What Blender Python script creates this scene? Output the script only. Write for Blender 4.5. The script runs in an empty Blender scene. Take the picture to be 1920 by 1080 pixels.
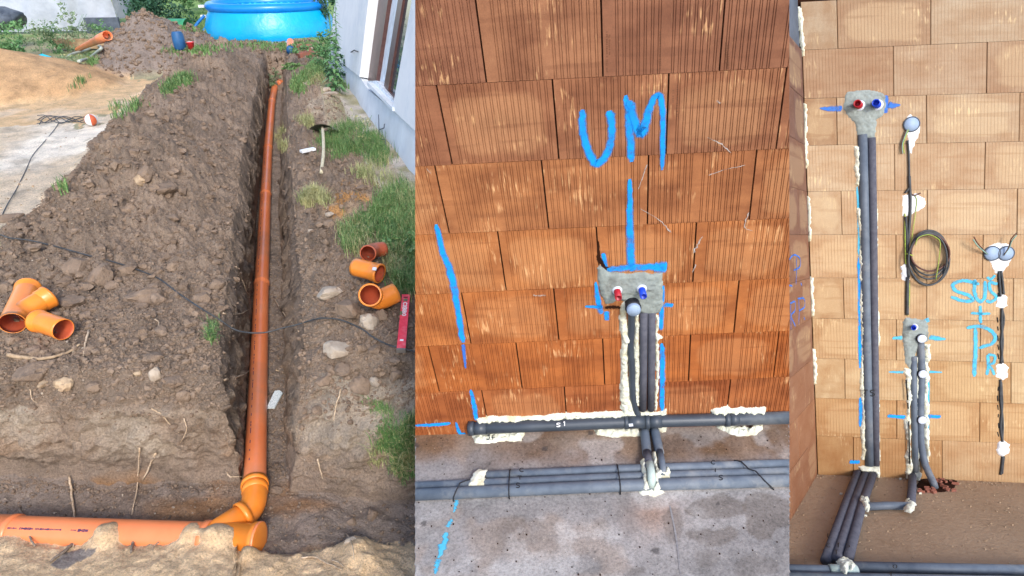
import bpy, bmesh, math, random
import numpy as np
from mathutils import Vector
from mathutils.bvhtree import BVHTree

# ------------------------------------------------------------------ camera, world, sun, exposure
random.seed(7); RNG = np.random.RandomState(11)
scene = bpy.context.scene
COL = scene.collection
FPX = 1150.0; TH = math.atan(627 / FPX); CT, ST = math.cos(TH), math.sin(TH); HC = 1.95
cam_d = bpy.data.cameras.new('camera'); cam_o = bpy.data.objects.new('camera', cam_d); COL.objects.link(cam_o)
cam_d.sensor_width = 36; cam_d.lens = FPX * 36 / 1920; cam_d.clip_start = .05; cam_d.clip_end = 500
cam_o.location = (0, 0, HC); cam_o.rotation_euler = (math.pi / 2 - TH, 0, 0)
scene.camera = cam_o

SUN_DIR = Vector((.27, -.74, .62)).normalized()         # towards the sun
w = bpy.data.worlds.new('World'); scene.world = w; w.use_nodes = True
nt = w.node_tree; bg = nt.nodes['Background']
sky = nt.nodes.new('ShaderNodeTexSky'); sky.sky_type = 'NISHITA'; sky.sun_disc = False
sky.sun_elevation = math.asin(SUN_DIR.z); sky.sun_rotation = math.atan2(SUN_DIR.x, SUN_DIR.y)
sky.air_density = 1.0; sky.dust_density = 1.5; sky.ozone_density = 1.0
nt.links.new(sky.outputs[0], bg.inputs[0]); bg.inputs[1].default_value = 0.15
sd = bpy.data.lights.new('sun', 'SUN'); sd.energy = 1.05; sd.angle = math.radians(12.0); sd.color = (1, .97, .92)
so = bpy.data.objects.new('sun', sd); COL.objects.link(so)
so.rotation_euler = SUN_DIR.to_track_quat('Z', 'Y').to_euler()
vs = scene.view_settings
vs.view_transform = 'Standard'; vs.look = 'None'; vs.gamma = 1; vs.exposure = 1.28; vs.use_curve_mapping = False

# ------------------------------------------------------------------ small maths
A = np.array
CAM = A([0, 0, HC])
def cam_dir(v): return A([v[0], v[2] * CT + v[1] * ST, -v[2] * ST + v[1] * CT])
def ray(px, py): return cam_dir(((px - 960) / FPX, (540 - py) / FPX, 1.0))
def onz(px, py, z):
    r = ray(px, py); return CAM + r * (z - HC) / r[2]
def proj(p):
    d = np.asarray(p) - CAM; Z = d[..., 1] * CT - d[..., 2] * ST; Y = d[..., 1] * ST + d[..., 2] * CT
    Z = np.maximum(Z, .05)
    return 960 + FPX * d[..., 0] / Z, 540 - FPX * Y / Z, Z
def nrm(v): v = np.asarray(v, float); return v / np.linalg.norm(v)
def sm(a, b, x): t = np.clip((x - a) / (b - a), 0, 1); return t * t * (3 - 2 * t)
def _h(i, j, k):
    n = (i * 374761393 + j * 668265263 + k * 1442695041) & 0xFFFFFFFF
    n = ((n ^ (n >> 13)) * 1274126177) & 0xFFFFFFFF
    return ((n ^ (n >> 16)) & 0xFFFF) / 65535.0
def vn(x, y, z=0.0):
    x, y, z = np.broadcast_arrays(np.asarray(x, float), np.asarray(y, float), np.asarray(z, float))
    i, j, k = np.floor(x).astype(np.int64), np.floor(y).astype(np.int64), np.floor(z).astype(np.int64)
    fx, fy, fz = x - i, y - j, z - k
    fx, fy, fz = fx * fx * (3 - 2 * fx), fy * fy * (3 - 2 * fy), fz * fz * (3 - 2 * fz)
    r = 0
    for a in (0, 1):
        for b in (0, 1):
            for c in (0, 1):
                r = r + _h(i + a, j + b, k + c) * (fx if a else 1 - fx) * (fy if b else 1 - fy) * (fz if c else 1 - fz)
    return r * 2 - 1
def fbm(x, y, z=0.0, o=4, g=.5):
    r, a = 0, 1.0
    for n in range(o):
        r = r + a * vn(np.asarray(x) * 2 ** n + 17 * n, np.asarray(y) * 2 ** n - 9 * n, np.asarray(z) * 2 ** n + 5 * n); a *= g
    return r
def lumps(x, y, cell, dens=1.0, seed=0):
    """rounded clods: height of half-spheres scattered in a jittered grid, 0..1"""
    x = np.asarray(x) / cell; y = np.asarray(y) / cell
    i, j = np.floor(x).astype(np.int64), np.floor(y).astype(np.int64)
    r = np.zeros_like(x)
    for a in (-1, 0, 1):
        for b in (-1, 0, 1):
            cx = i + a + _h(i + a, j + b, seed + 1); cy = j + b + _h(i + a, j + b, seed + 2)
            rad = .25 + .45 * _h(i + a, j + b, seed + 3); on = _h(i + a, j + b, seed + 4) < dens
            d2 = ((x - cx) ** 2 + (y - cy) ** 2) / rad ** 2
            r = np.maximum(r, on * np.sqrt(np.clip(1 - d2, 0, 1)) * rad)
    return r
def inpoly(x, y, poly):
    x = np.asarray(x, float); y = np.asarray(y, float); ins = np.zeros(x.shape, bool)
    n = len(poly)
    for i in range(n):
        x0, y0 = poly[i]; x1, y1 = poly[(i + 1) % n]
        if y0 == y1: continue
        c = ((y0 > y) != (y1 > y)) & (x < (x1 - x0) * (y - y0) / (y1 - y0) + x0)
        ins ^= c
    return ins
def edged(x, y, poly):
    d = np.full(np.shape(x), 1e9)
    n = len(poly)
    for i in range(n):
        a = A(poly[i], float); b = A(poly[(i + 1) % n], float); ab = b - a; L = max(ab @ ab, 1e-12)
        t = np.clip(((x - a[0]) * ab[0] + (y - a[1]) * ab[1]) / L, 0, 1)
        d = np.minimum(d, np.hypot(x - a[0] - t * ab[0], y - a[1] - t * ab[1]))
    return d
def spline(pts, n=8):
    P = [np.asarray(p, float) for p in pts]
    if len(P) < 3: return P
    P = [2 * P[0] - P[1]] + P + [2 * P[-1] - P[-2]]; out = []
    for i in range(1, len(P) - 2):
        for k in range(n):
            t = k / n; a, b, c, d = P[i - 1], P[i], P[i + 1], P[i + 2]
            out.append(.5 * (2 * b + (c - a) * t + (2 * a - 5 * b + 4 * c - d) * t * t + (3 * b - a - 3 * c + d) * t ** 3))
    out.append(P[-2]); return out

# ------------------------------------------------------------------ materials
def S(r, g, b, k=1.0):
    f = lambda c: ((c / 255) / 12.92 if c / 255 < .04045 else ((c / 255 + .055) / 1.055) ** 2.4)
    return (min(f(r) * k, 1), min(f(g) * k, 1), min(f(b) * k, 1), 1)
class N:
    def __init__(s, name):
        s.m = bpy.data.materials.new(name); s.m.use_nodes = True; s.t = s.m.node_tree
        s.b = s.t.nodes['Principled BSDF']
    def n(s, typ, **kw):
        x = s.t.nodes.new('ShaderNode' + typ)
        for k, v in kw.items():
            if k.startswith('i_'): x.inputs[int(k[2:]) if k[2:].isdigit() else k[2:]].default_value = v
            else: setattr(x, k, v)
        return x
    def l(s, a, b): s.t.links.new(a, b)
    def mix(s, fac, a, b, mode='MIX'):
        x = s.t.nodes.new('ShaderNodeMix'); x.data_type = 'RGBA'; x.blend_type = mode
        for sock, v in ((x.inputs[0], fac), (x.inputs[6], a), (x.inputs[7], b)):
            if hasattr(v, 'links'): s.l(v, sock)
            else: sock.default_value = v
        return x.outputs[2]
    def ramp(s, val, stops):
        x = s.t.nodes.new('ShaderNodeValToRGB'); e = x.color_ramp.elements
        while len(e) < len(stops): e.new(.5)
        for q, (p, c) in zip(e, stops):
            q.position = p; q.color = c if hasattr(c, '__len__') else (c, c, c, 1)
        s.l(val, x.inputs[0]); return x.outputs[0]
    def noise(s, scale, detail=4, rough=.6, vec=None, stretch=None, dist=0):
        x = s.n('TexNoise'); x.inputs['Scale'].default_value = scale; x.inputs['Detail'].default_value = detail
        x.inputs['Roughness'].default_value = rough; x.inputs['Distortion'].default_value = dist
        if vec is None: vec = s.n('TexCoord').outputs['Object']
        if stretch:
            mp = s.n('Mapping'); mp.inputs['Scale'].default_value = stretch; s.l(vec, mp.inputs[0]); vec = mp.outputs[0]
        s.l(vec, x.inputs['Vector']); return x.outputs['Fac']
    def bump(s, h, strength=.5, dist=.01, prev=None):
        x = s.n('Bump'); x.inputs['Strength'].default_value = strength; x.inputs['Distance'].default_value = dist
        s.l(h, x.inputs['Height'])
        if prev is not None: s.l(prev, x.inputs['Normal'])
        s.l(x.outputs[0], s.b.inputs['Normal']); return x.outputs[0]
    def fin(s, col, rough=.8, spec=.3, metal=0):
        if hasattr(col, 'links'): s.l(col, s.b.inputs['Base Color'])
        else: s.b.inputs['Base Color'].default_value = col
        if hasattr(rough, 'links'): s.l(rough, s.b.inputs['Roughness'])
        else: s.b.inputs['Roughness'].default_value = rough
        s.b.inputs['Specular IOR Level'].default_value = spec; s.b.inputs['Metallic'].default_value = metal
        return s.m
def simple(name, c, c2=None, scale=30, rough=.6, spec=.4, bump=.2, bscale=None, lo=.35, hi=.65, metal=0, bd=.003, dirt=None):
    m = N(name); nz = m.noise(scale, 5)
    col = m.mix(m.ramp(nz, [(lo, 0), (hi, 1)]), c, c2 or tuple(x * .8 for x in c[:3]) + (1,))
    if dirt is not None:
        d = m.ramp(m.noise(scale * .35, 6, .7), [(.52, 0), (.68, 1)]); col = m.mix(d, col, dirt)
    if bump: m.bump(m.noise(bscale or scale * 3, 4), bump, bd)
    return m.fin(col, rough, spec, metal)

M = {}
def soil_mat(name, bscale=60, crumb=1.0):
    m = N(name); at = m.n('VertexColor'); at.layer_name = 'zone'
    geo = m.n('NewGeometry').outputs['Position']
    n1 = m.ramp(m.noise(4.5, 7, .68, geo), [(.28, .62), (.5, 1.0), (.74, 1.28)])
    n2 = m.ramp(m.noise(90, 4, .7, geo), [(.25, .56), (.5, 1.0), (.8, 1.38)])
    c = m.mix(1, at.outputs[0], n1, 'MULTIPLY'); c = m.mix(1, c, n2, 'MULTIPLY')
    pale = m.ramp(m.noise(140, 2, .5, geo), [(.70, 0), (.76, 1)])
    c = m.mix(m.mix(1, pale, (.5, .5, .5, 1), 'MULTIPLY'), c, S(205, 192, 176))
    b = m.bump(m.noise(bscale * .45, 5, .7, geo), crumb, .035); b = m.bump(m.noise(bscale * 1.6, 4, .75, geo), crumb, .012, b); m.bump(m.noise(320, 3, .6, geo), .6, .004, b)
    return m.fin(c, .95, .15)
M['terrain'] = soil_mat('soil_and_sand')
M['clod'] = simple('clod_earth', S(144, 124, 106), S(108, 91, 77), 9, .95, .1, .9, 45, .3, .7, bd=.015)
M['pale_stone'] = simple('pale_limestone', S(178, 164, 147), S(140, 124, 108), 12, .9, .2, .6, 60, bd=.006)
M['tan_stone'] = simple('tan_stone', S(185, 160, 130), S(140, 118, 95), 25, .9, .2, .6, 60, bd=.006)
M['brick_rubble'] = simple('brick_rubble', S(150, 88, 68), S(120, 90, 80), 12, .9, .2, .6, 60)
M['orange_pipe'] = simple('orange_plastic_pipe', S(236, 138, 88), S(226, 124, 74), 3, .34, .5, .05, 20, dirt=S(204, 128, 92))
M['orange_fit'] = simple('bright_orange_plastic', S(238, 142, 50), S(228, 126, 40), 5, .32, .5, .05, 20, dirt=S(214, 134, 70))
M['rust_fit'] = simple('brown_orange_plastic', S(190, 92, 55), S(175, 82, 48), 5, .35, .5, .03, 20)
M['pipe_inner'] = simple('orange_plastic_inside', S(190, 90, 60), S(170, 78, 50), 5, .5, .3, 0)
M['print'] = simple('dark_print', S(95, 62, 90), None, 10, .6, .2, 0)
M['cable_black'] = simple('black_cable', S(48, 50, 52), S(70, 72, 74), 20, .55, .4, .1)
M['root'] = simple('pale_root', S(205, 182, 155), S(160, 135, 108), 60, .85, .2, .6, 120)
M['stick'] = simple('grey_stick', S(150, 135, 118), S(105, 92, 80), 60, .9, .2, .6, 120)
M['pool_wall'] = simple('pool_blue_vinyl', S(0, 164, 224), S(0, 150, 212), 2, .35, .5, .5, 3, bd=.05)
M['pool_ring'] = simple('pool_ring_blue', S(10, 130, 215), S(0, 118, 205), 3, .3, .5, .1, 6)
M['pool_inside'] = simple('pool_inner_blue', S(70, 185, 225), None, 3, .4, .4, 0)
M['blue_hose'] = simple('blue_hose', S(30, 120, 190), S(20, 90, 150), 30, .5, .4, .3, 80)
M['white_plastic'] = simple('white_plastic', S(232, 232, 232), S(205, 205, 205), 10, .45, .4, .05)
M['tarp'] = simple('white_tarpaulin', S(172, 177, 186), S(150, 156, 166), 3, .45, .4, .5, 3, .3, .7, bd=.05)
M['dark_slate'] = simple('dark_panel', S(92, 100, 112), S(70, 76, 86), 6, .8, .2, .2)
M['black_film'] = simple('black_film', S(52, 56, 62), S(92, 98, 106), 6, .4, .5, .6, 8, bd=.03)
M['wood'] = simple('weathered_wood', S(176, 150, 118), S(140, 116, 88), 12, .85, .2, .5, 60)
M['dark_wood'] = simple('dark_timber', S(74, 58, 54), S(52, 42, 42), 12, .85, .2, .5, 60)
M['render_wall'] = simple('house_render', S(228, 228, 229), S(217, 218, 221), 3, .9, .2, .35, 120, .3, .7, bd=.004, dirt=S(206, 210, 216))
M['plinth_wall'] = simple('grey_plinth_render', S(220, 224, 228), S(200, 205, 211), 4, .9, .2, .4, 90, .3, .7, dirt=S(205, 208, 210))
M['brown_frame'] = simple('brown_window_frame', S(92, 62, 56), S(76, 50, 46), 20, .4, .5, .1)
M['sill'] = simple('white_sill', S(222, 228, 236), S(190, 196, 204), 8, .5, .4, .1)
M['room_dark'] = simple('interior_wall', S(180, 180, 180), None, 8, .9, .2, 0)
m = N('window_glass'); m.fin(S(60, 72, 78), .04, .9); M['glass'] = m.m
M['green_sheet'] = simple('green_sheet_metal', S(64, 146, 100), S(48, 122, 84), 8, .5, .4, .1)
M['blue_barrel'] = simple('blue_barrel_plastic', S(38, 92, 140), S(30, 74, 118), 8, .5, .4, .1)
M['red_bucket'] = simple('red_bucket_plastic', S(205, 48, 52), S(180, 36, 40), 8, .4, .4, .05)
M['cyan_bag'] = simple('turquoise_plastic_sheet', S(40, 185, 205), S(20, 150, 178), 10, .4, .5, .6, 15, bd=.03)
M['level_red'] = simple('red_level_body', S(222, 48, 66), S(235, 72, 86), 40, .4, .4, .1, dirt=S(230, 110, 115))
M['level_end'] = simple('grey_end_cap', S(120, 112, 105), None, 40, .7, .3, .3)
M['vial'] = simple('level_vial', S(120, 125, 80), S(88, 90, 60), 90, .3, .5, 0)
M['black'] = simple('black_marker', S(24, 24, 28), None, 10, .6, .3, 0)
M['white_paint'] = simple('white_print', S(240, 240, 238), None, 10, .6, .3, 0)
M['board'] = simple('speckled_white_board', S(225, 232, 232), S(170, 182, 186), 160, .7, .3, .1, 200, .45, .6)
M['handle'] = simple('pale_wooden_handle', S(206, 198, 172), S(176, 164, 134), 40, .7, .3, .2)
M['shovel_steel'] = simple('green_grey_shovel_blade', S(98, 112, 96), S(60, 70, 62), 20, .6, .4, .3)
M['rope'] = simple('pale_grey_hose', S(182, 188, 176), S(150, 156, 146), 30, .7, .3, .2)
def leaf_mat(name, c1, c2, c3, sc=3.0):
    m = N(name); geo = m.n('NewGeometry').outputs['Position']
    f = m.noise(sc, 3, .6, geo); g = m.noise(sc * 25, 2, .5, geo)
    col = m.mix(m.ramp(f, [(.35, 0), (.65, 1)]), c1, c2); col = m.mix(m.ramp(g, [(.5, 0), (.72, 1)]), col, c3)
    m.b.inputs['Subsurface Weight'].default_value = 0
    return m.fin(col, .6, .25)
M['grass'] = leaf_mat('grass_blades', S(92, 128, 72), S(72, 110, 62), S(160, 165, 112), 3)
M['dry_grass'] = leaf_mat('dry_grass_blades', S(160, 158, 110), S(128, 140, 90), S(195, 180, 140), 4)
M['weed'] = leaf_mat('weed_leaves', S(92, 135, 84), S(62, 105, 66), S(140, 165, 110), 4)
M['dark_leaf'] = leaf_mat('dark_tree_leaves', S(48, 84, 62), S(36, 66, 50), S(86, 122, 86), 2)
M['grey_leaf'] = leaf_mat('grey_green_leaves', S(120, 142, 104), S(96, 122, 86), S(160, 165, 130), 3)

def brick_mat(name, pale, dark, relief):
    m = N(name); oi = m.n('ObjectInfo'); tc = m.n('TexCoord')
    uv = m.n('UVMap').outputs[0]
    sx = m.n('SeparateXYZ'); m.l(uv, sx.inputs[0])
    off = m.n('VectorMath', operation='MULTIPLY_ADD'); 
    cmb = m.n('CombineXYZ'); m.l(oi.outputs['Random'], cmb.inputs[0]); m.l(oi.outputs['Random'], cmb.inputs[1])
    m.l(cmb.outputs[0], off.inputs[0]); off.inputs[1].default_value = (37, 61, 1); m.l(uv, off.inputs[2]); V = off.outputs[0]
    base = oi.outputs['Color']
    # broad mottling
    f = m.noise(2.2, 4, .6, V); c = m.mix(m.ramp(f, [(.35, 0), (.68, 1)]), base, m.mix(1, base, dark, 'MULTIPLY'))
    # a paler rounded field in the middle of each block
    def ab(o, cc):
        a = m.n('Math', operation='SUBTRACT'); m.l(o, a.inputs[0]); a.inputs[1].default_value = cc
        b = m.n('Math', operation='ABSOLUTE'); m.l(a.outputs[0], b.inputs[0])
        p = m.n('Math', operation='POWER'); m.l(b.outputs[0], p.inputs[0]); p.inputs[1].default_value = 4; return p.outputs[0]
    s = m.n('Math', operation='ADD'); m.l(ab(sx.outputs[0], .5), s.inputs[0]); m.l(ab(sx.outputs[1], .5), s.inputs[1])
    wb = m.n('Math', operation='MULTIPLY_ADD'); m.l(m.noise(3, 2, .5, V), wb.inputs[0]); wb.inputs[1].default_value = .06; m.l(s.outputs[0], wb.inputs[2])
    rr = m.ramp(wb.outputs[0], [(.045, 1), (.062, 0)])
    on = m.n('Math', operation='FRACT'); q = m.n('Math', operation='MULTIPLY'); m.l(oi.outputs['Random'], q.inputs[0]); q.inputs[1].default_value = 7.3
    m.l(q.outputs[0], on.inputs[0]); gt = m.n('Math', operation='GREATER_THAN'); m.l(on.outputs[0], gt.inputs[0]); gt.inputs[1].default_value = .35
    fm = m.n('Math', operation='MULTIPLY'); m.l(rr, fm.inputs[0]); m.l(gt.outputs[0], fm.inputs[1])
    fm2 = m.n('Math', operation='MULTIPLY'); m.l(fm.outputs[0], fm2.inputs[0]); fm2.inputs[1].default_value = .38 if not relief else .6
    c = m.mix(fm2.outputs[0], c, m.mix(.30, base, pale))
    # vertical pale scuffs on the ribs
    sc = m.noise(1.0, 3, .55, V, (36, 3.6, 1)); cl = m.ramp(m.noise(2.0, 3, .6, V, (1, .8, 1)), [(.54, 0), (.66, 1)])
    c = m.mix(m.mix(1, m.ramp(sc, [(.53, 0), (.62, .62)]), cl, 'MULTIPLY'), c, pale)
    wh = m.ramp(m.noise(9, 5, .75, V), [(.70, 0), (.78, .4)]); c = m.mix(wh, c, pale)
    # faint horizontal bands from firing
    bd = m.noise(1.0, 2, .5, V, (.8, 7, 1)); c = m.mix(m.ramp(bd, [(.56, 0), (.64, .45)]), c, m.mix(1, base, dark, 'MULTIPLY'))
    fine = m.ramp(m.noise(260, 3, .6, tc.outputs['Object']), [(.3, .88), (.7, 1.08)]); c = m.mix(1, c, fine, 'MULTIPLY')
    b = m.bump(m.noise(220, 4, .6, tc.outputs['Object']), .25, .002)
    if relief:
        wv = m.n('TexWave', wave_type='BANDS', bands_direction='X'); m.l(uv, wv.inputs[0]); wv.inputs['Scale'].default_value = relief
        gr = m.ramp(wv.outputs['Fac'], [(.0, 0), (.35, 1)])
        c = m.mix(m.ramp(wv.outputs['Fac'], [(0, .30), (.3, 0)]), c, m.mix(1, base, dark, 'MULTIPLY'))
        m.bump(gr, .6, .0018, b)
    return m.fin(c, .62, .35)
M['brick_mid'] = brick_mat('ribbed_clay_block', S(232, 184, 132), (.58, .50, .48, 1), 0)
M['brick_pale'] = brick_mat('pale_clay_block', S(206, 178, 134), (.80, .66, .54, 1), 8.5)
M['mortar_dark'] = simple('dark_joint', S(46, 24, 14), None, 20, .95, .1, .2)
M['cement'] = simple('grey_cement', S(146, 153, 148), S(126, 132, 128), 30, .9, .2, .5, 90, bd=.004, dirt=S(104, 104, 98))
M['foam'] = simple('white_foam', S(224, 224, 208), S(204, 202, 180), 30, .85, .2, .9, 110, bd=.007, dirt=S(198, 186, 148))
M['pipe_grey'] = simple('grey_plastic_pipe', S(62, 69, 78), S(53, 60, 69), 8, .42, .45, .08, dirt=S(92, 96, 100))
M['pipe_foam'] = simple('dark_grey_pipe_insulation', S(92, 92, 100), S(76, 76, 86), 40, .8, .2, .3, 120)
M['pipe_foam2'] = simple('blue_grey_pipe_insulation', S(100, 109, 120), S(82, 91, 103), 14, .55, .35, .3, 60, dirt=S(126, 128, 130))
M['pipe_light'] = simple('pale_green_grey_pipe', S(178, 192, 184), S(158, 172, 166), 20, .6, .3, .1)
M['cap_grey'] = simple('pale_blue_grey_cap', S(150, 168, 192), S(138, 156, 180), 20, .5, .3, .1)
M['rubber'] = simple('black_rubber', S(40, 40, 44), None, 20, .6, .3, .1)
M['stub_red'] = simple('red_plastic_plug', S(178, 28, 42), S(150, 20, 34), 20, .4, .5, 0)
M['stub_blue'] = simple('blue_plastic_plug', S(20, 72, 205), S(16, 50, 170), 20, .4, .5, 0)
def spray(name, c, c2, hard=.55):
    m = N(name); uv = m.n('UVMap').outputs[0]; sx = m.n('SeparateXYZ'); m.l(uv, sx.inputs[0]); geo = m.n('NewGeometry').outputs['Position']
    a = m.n('Math', operation='SUBTRACT'); m.l(sx.outputs[0], a.inputs[0]); a.inputs[1].default_value = .5
    b = m.n('Math', operation='ABSOLUTE'); m.l(a.outputs[0], b.inputs[0])
    e = m.n('Math', operation='MULTIPLY_ADD'); m.l(m.noise(70, 4, .7, geo), e.inputs[0]); e.inputs[1].default_value = .22; m.l(b.outputs[0], e.inputs[2])
    al = m.ramp(e.outputs[0], [(hard - .24, 1), (hard - .02, 0)])
    pat = m.ramp(m.noise(22, 6, .75, geo), [(.32, .35), (.50, 1)])
    mu = m.n('Math', operation='MULTIPLY'); m.l(al, mu.inputs[0]); m.l(pat, mu.inputs[1]); m.l(mu.outputs[0], m.b.inputs['Alpha'])
    return m.fin(m.mix(m.ramp(m.noise(45, 3, .6, geo), [(.35, 0), (.65, 1)]), c, c2), .8, .2)
M['paint_blue'] = spray('blue_spray_paint', S(16, 150, 236), S(30, 132, 212))
M['paint_deep'] = spray('deep_blue_spray_paint', S(52, 104, 190), S(66, 112, 182))
M['paint_cyan'] = spray('light_blue_spray_paint', S(66, 166, 204), S(88, 172, 198))
M['cable_green'] = simple('yellow_green_wire', S(190, 195, 70), S(90, 140, 70), 300, .5, .3, 0)
M['wire_teal'] = simple('blue_green_wire', S(130, 165, 150), None, 60, .5, .3, 0)
M['wire_brown'] = simple('brown_wire', S(92, 62, 54), None, 60, .5, .3, 0)
M['white_tag'] = simple('white_sticker', S(220, 224, 232), S(180, 186, 196), 120, .5, .4, 0)
M['scratch'] = simple('pale_scratch', S(186, 176, 172), S(160, 146, 138), 60, .8, .2, 0); M['scratch'] = spray('pale_plaster_scratch', S(190, 182, 178), S(160, 146, 138), .42)
M['stamp'] = simple('stamped_clay', S(112, 74, 54), None, 60, .8, .2, 0)
M['steel_cap'] = simple('white_grey_disc', S(205, 212, 222), S(170, 178, 190), 40, .45, .5, .1)
def floor_mat(name, c, c2, stain, warm):
    m = N(name); geo = m.n('NewGeometry').outputs['Position']
    col = m.mix(m.ramp(m.noise(1.6, 6, .6, geo), [(.35, 0), (.65, 1)]), c, c2)
    col = m.mix(m.ramp(m.noise(2.6, 5, .55, geo, dist=.6), [(.60, 0), (.64, .55)]), col, stain)
    col = m.mix(m.ramp(m.noise(.9, 3, .6, geo), [(.55, 0), (.75, .5)]), col, warm)
    col = m.mix(m.ramp(m.noise(28, 5, .7, geo), [(.30, .30), (.5, 0)]), col, stain)
    col = m.mix(m.ramp(m.noise(75, 2, .5, geo), [(.72, 0), (.76, .8)]), col, tuple(x * .3 for x in stain[:3]) + (1,))
    m.bump(m.noise(35, 6, .7, geo), .8, .010)
    return m.fin(col, .75, .3)
M['floor_zone'] = soil_mat('stained_concrete', 40, .12)
M['floor_mid'] = floor_mat('concrete_slab_grey', S(148, 144, 143), S(128, 125, 126), S(98, 90, 84), S(136, 116, 96))
M['floor_right'] = floor_mat('wood_brown_screed', S(168, 142, 115), S(154, 128, 101), S(134, 106, 80), S(178, 152, 124))

# ------------------------------------------------------------------ object makers
WLOC = {}
def tag(o, label=None, cat=None, group=None, kind=None):
    if label: o['label'] = label
    if cat: o['category'] = cat
    if group: o['group'] = group
    if kind: o['kind'] = kind
    return o
def thing(name, loc, label, cat, group=None):
    o = bpy.data.objects.new(name, None); COL.objects.link(o); o.empty_display_size = .05
    o.location = tuple(loc); WLOC[o] = A(loc, float); return tag(o, label, cat, group)
def mesh(name, V, Fc, mat, parent=None, smooth=False, uv=None, cols=None, label=None, cat=None, group=None, kind=None, color=None):
    V = np.asarray(V, float)
    o_ = A([(V[:, 0].min() + V[:, 0].max()) / 2, (V[:, 1].min() + V[:, 1].max()) / 2, V[:, 2].min()])
    me = bpy.data.meshes.new(name)
    Vl = V - o_
    if isinstance(Fc, np.ndarray):
        k = Fc.shape[1]; me.vertices.add(len(Vl)); me.vertices.foreach_set('co', Vl.ravel())
        me.loops.add(Fc.size); me.loops.foreach_set('vertex_index', Fc.ravel().astype(np.int32))
        me.polygons.add(len(Fc)); me.polygons.foreach_set('loop_start', np.arange(0, Fc.size, k, dtype=np.int32))
        me.polygons.foreach_set('loop_total', np.full(len(Fc), k, np.int32)); me.update(calc_edges=True)
    else:
        me.from_pydata(Vl.tolist(), [], Fc)
    me.validate()
    if uv is not None:
        L = me.uv_layers.new(name='UVMap'); vi = np.zeros(len(me.loops), np.int32); me.loops.foreach_get('vertex_index', vi)
        L.data.foreach_set('uv', np.asarray(uv, float)[vi].ravel())
    if cols is not None:
        at = me.color_attributes.new('zone', 'FLOAT_COLOR', 'POINT'); at.data.foreach_set('color', np.asarray(cols, np.float32).ravel())
    me.polygons.foreach_set('use_smooth', np.full(len(me.polygons), smooth))
    if isinstance(mat, list):
        for q in mat: me.materials.append(q)
    else: me.materials.append(mat)
    o = bpy.data.objects.new(name, me); COL.objects.link(o)
    if parent is not None:
        o.parent = parent; o.location = tuple(o_ - WLOC[parent])
    else: o.location = tuple(o_)
    WLOC[o] = o_
    if color: o.color = color
    return tag(o, label, cat, group, kind)
class MB:
    def __init__(s): s.v = []; s.f = []
    def add(s, V, Fc):
        b = len(s.v); s.v.extend([list(map(float, p)) for p in V]); s.f.extend([[i + b for i in f] for f in Fc]); return s
    def box(s, c, u, v, w_, a, b, d):
        c, u, v, w_ = map(np.asarray, (c, u, v, w_)); V = [c + u * a * i + v * b * j + w_ * d * k for i in (-1, 1) for j in (-1, 1) for k in (-1, 1)]
        return s.add(V, [(0, 1, 3, 2), (4, 6, 7, 5), (0, 4, 5, 1), (2, 3, 7, 6), (0, 2, 6, 4), (1, 5, 7, 3)])
    def obj(s, name, mat, parent=None, **kw): return mesh(name, s.v, s.f, mat, parent, **kw)
def tube_geo(pts, r, seg=10, caps=True):
    P = [np.asarray(p, float) for p in pts]; n = len(P); R = r if hasattr(r, '__len__') else [r] * n
    V, Fc = [], []; t = nrm(P[1] - P[0]); a = nrm(np.cross(t, [0, 0, 1] if abs(t[2]) < .9 else [1, 0, 0]))
    for i in range(n):
        t = nrm(P[min(i + 1, n - 1)] - P[max(i - 1, 0)] + 1e-12)
        a = nrm(a - t * (a @ t)); b = np.cross(t, a)
        for k in range(seg):
            q = 2 * math.pi * k / seg; V.append(P[i] + R[i] * (a * math.cos(q) + b * math.sin(q)))
    for i in range(n - 1):
        for k in range(seg):
            k2 = (k + 1) % seg; Fc.append((i * seg + k, i * seg + k2, (i + 1) * seg + k2, (i + 1) * seg + k))
    if caps:
        Fc.append(tuple(range(seg))[::-1]); Fc.append(tuple((n - 1) * seg + k for k in range(seg)))
    return V, Fc
def tube(name, pts, r, mat, parent=None, seg=10, caps=True, smooth=True, clip=None, **kw):
    V, Fc = tube_geo(pts, r, seg, caps)
    if clip: V, Fc = clip_geo(V, Fc, clip)
    return mesh(name, V, Fc, mat, parent, smooth=smooth, **kw)
def lathe_geo(a, b, prof, seg=24):
    """prof: (distance from a along a->b, radius); radius 0 closes"""
    a, b = np.asarray(a, float), np.asarray(b, float); t = nrm(b - a); x = nrm(np.cross(t, [0, 0, 1] if abs(t[2]) < .9 else [1, 0, 0])); y = np.cross(t, x)
    V, Fc = [], []
    for d, r in prof:
        for k in range(seg):
            q = 2 * math.pi * k / seg; V.append(a + t * d + (x * math.cos(q) + y * math.sin(q)) * max(r, 1e-5))
    for i in range(len(prof) - 1):
        for k in range(seg):
            k2 = (k + 1) % seg; Fc.append((i * seg + k, i * seg + k2, (i + 1) * seg + k2, (i + 1) * seg + k))
    return V, Fc
def lathe(name, a, b, prof, mat, parent=None, seg=24, smooth=True, **kw):
    V, Fc = lathe_geo(a, b, prof, seg); return mesh(name, V, Fc, mat, parent, smooth=smooth, **kw)
def side(px, keep):   # plane through the camera and an image column; keep +1 right / -1 left
    return (cam_dir((1, 0, -(px - 960) / FPX)) * keep)
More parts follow.
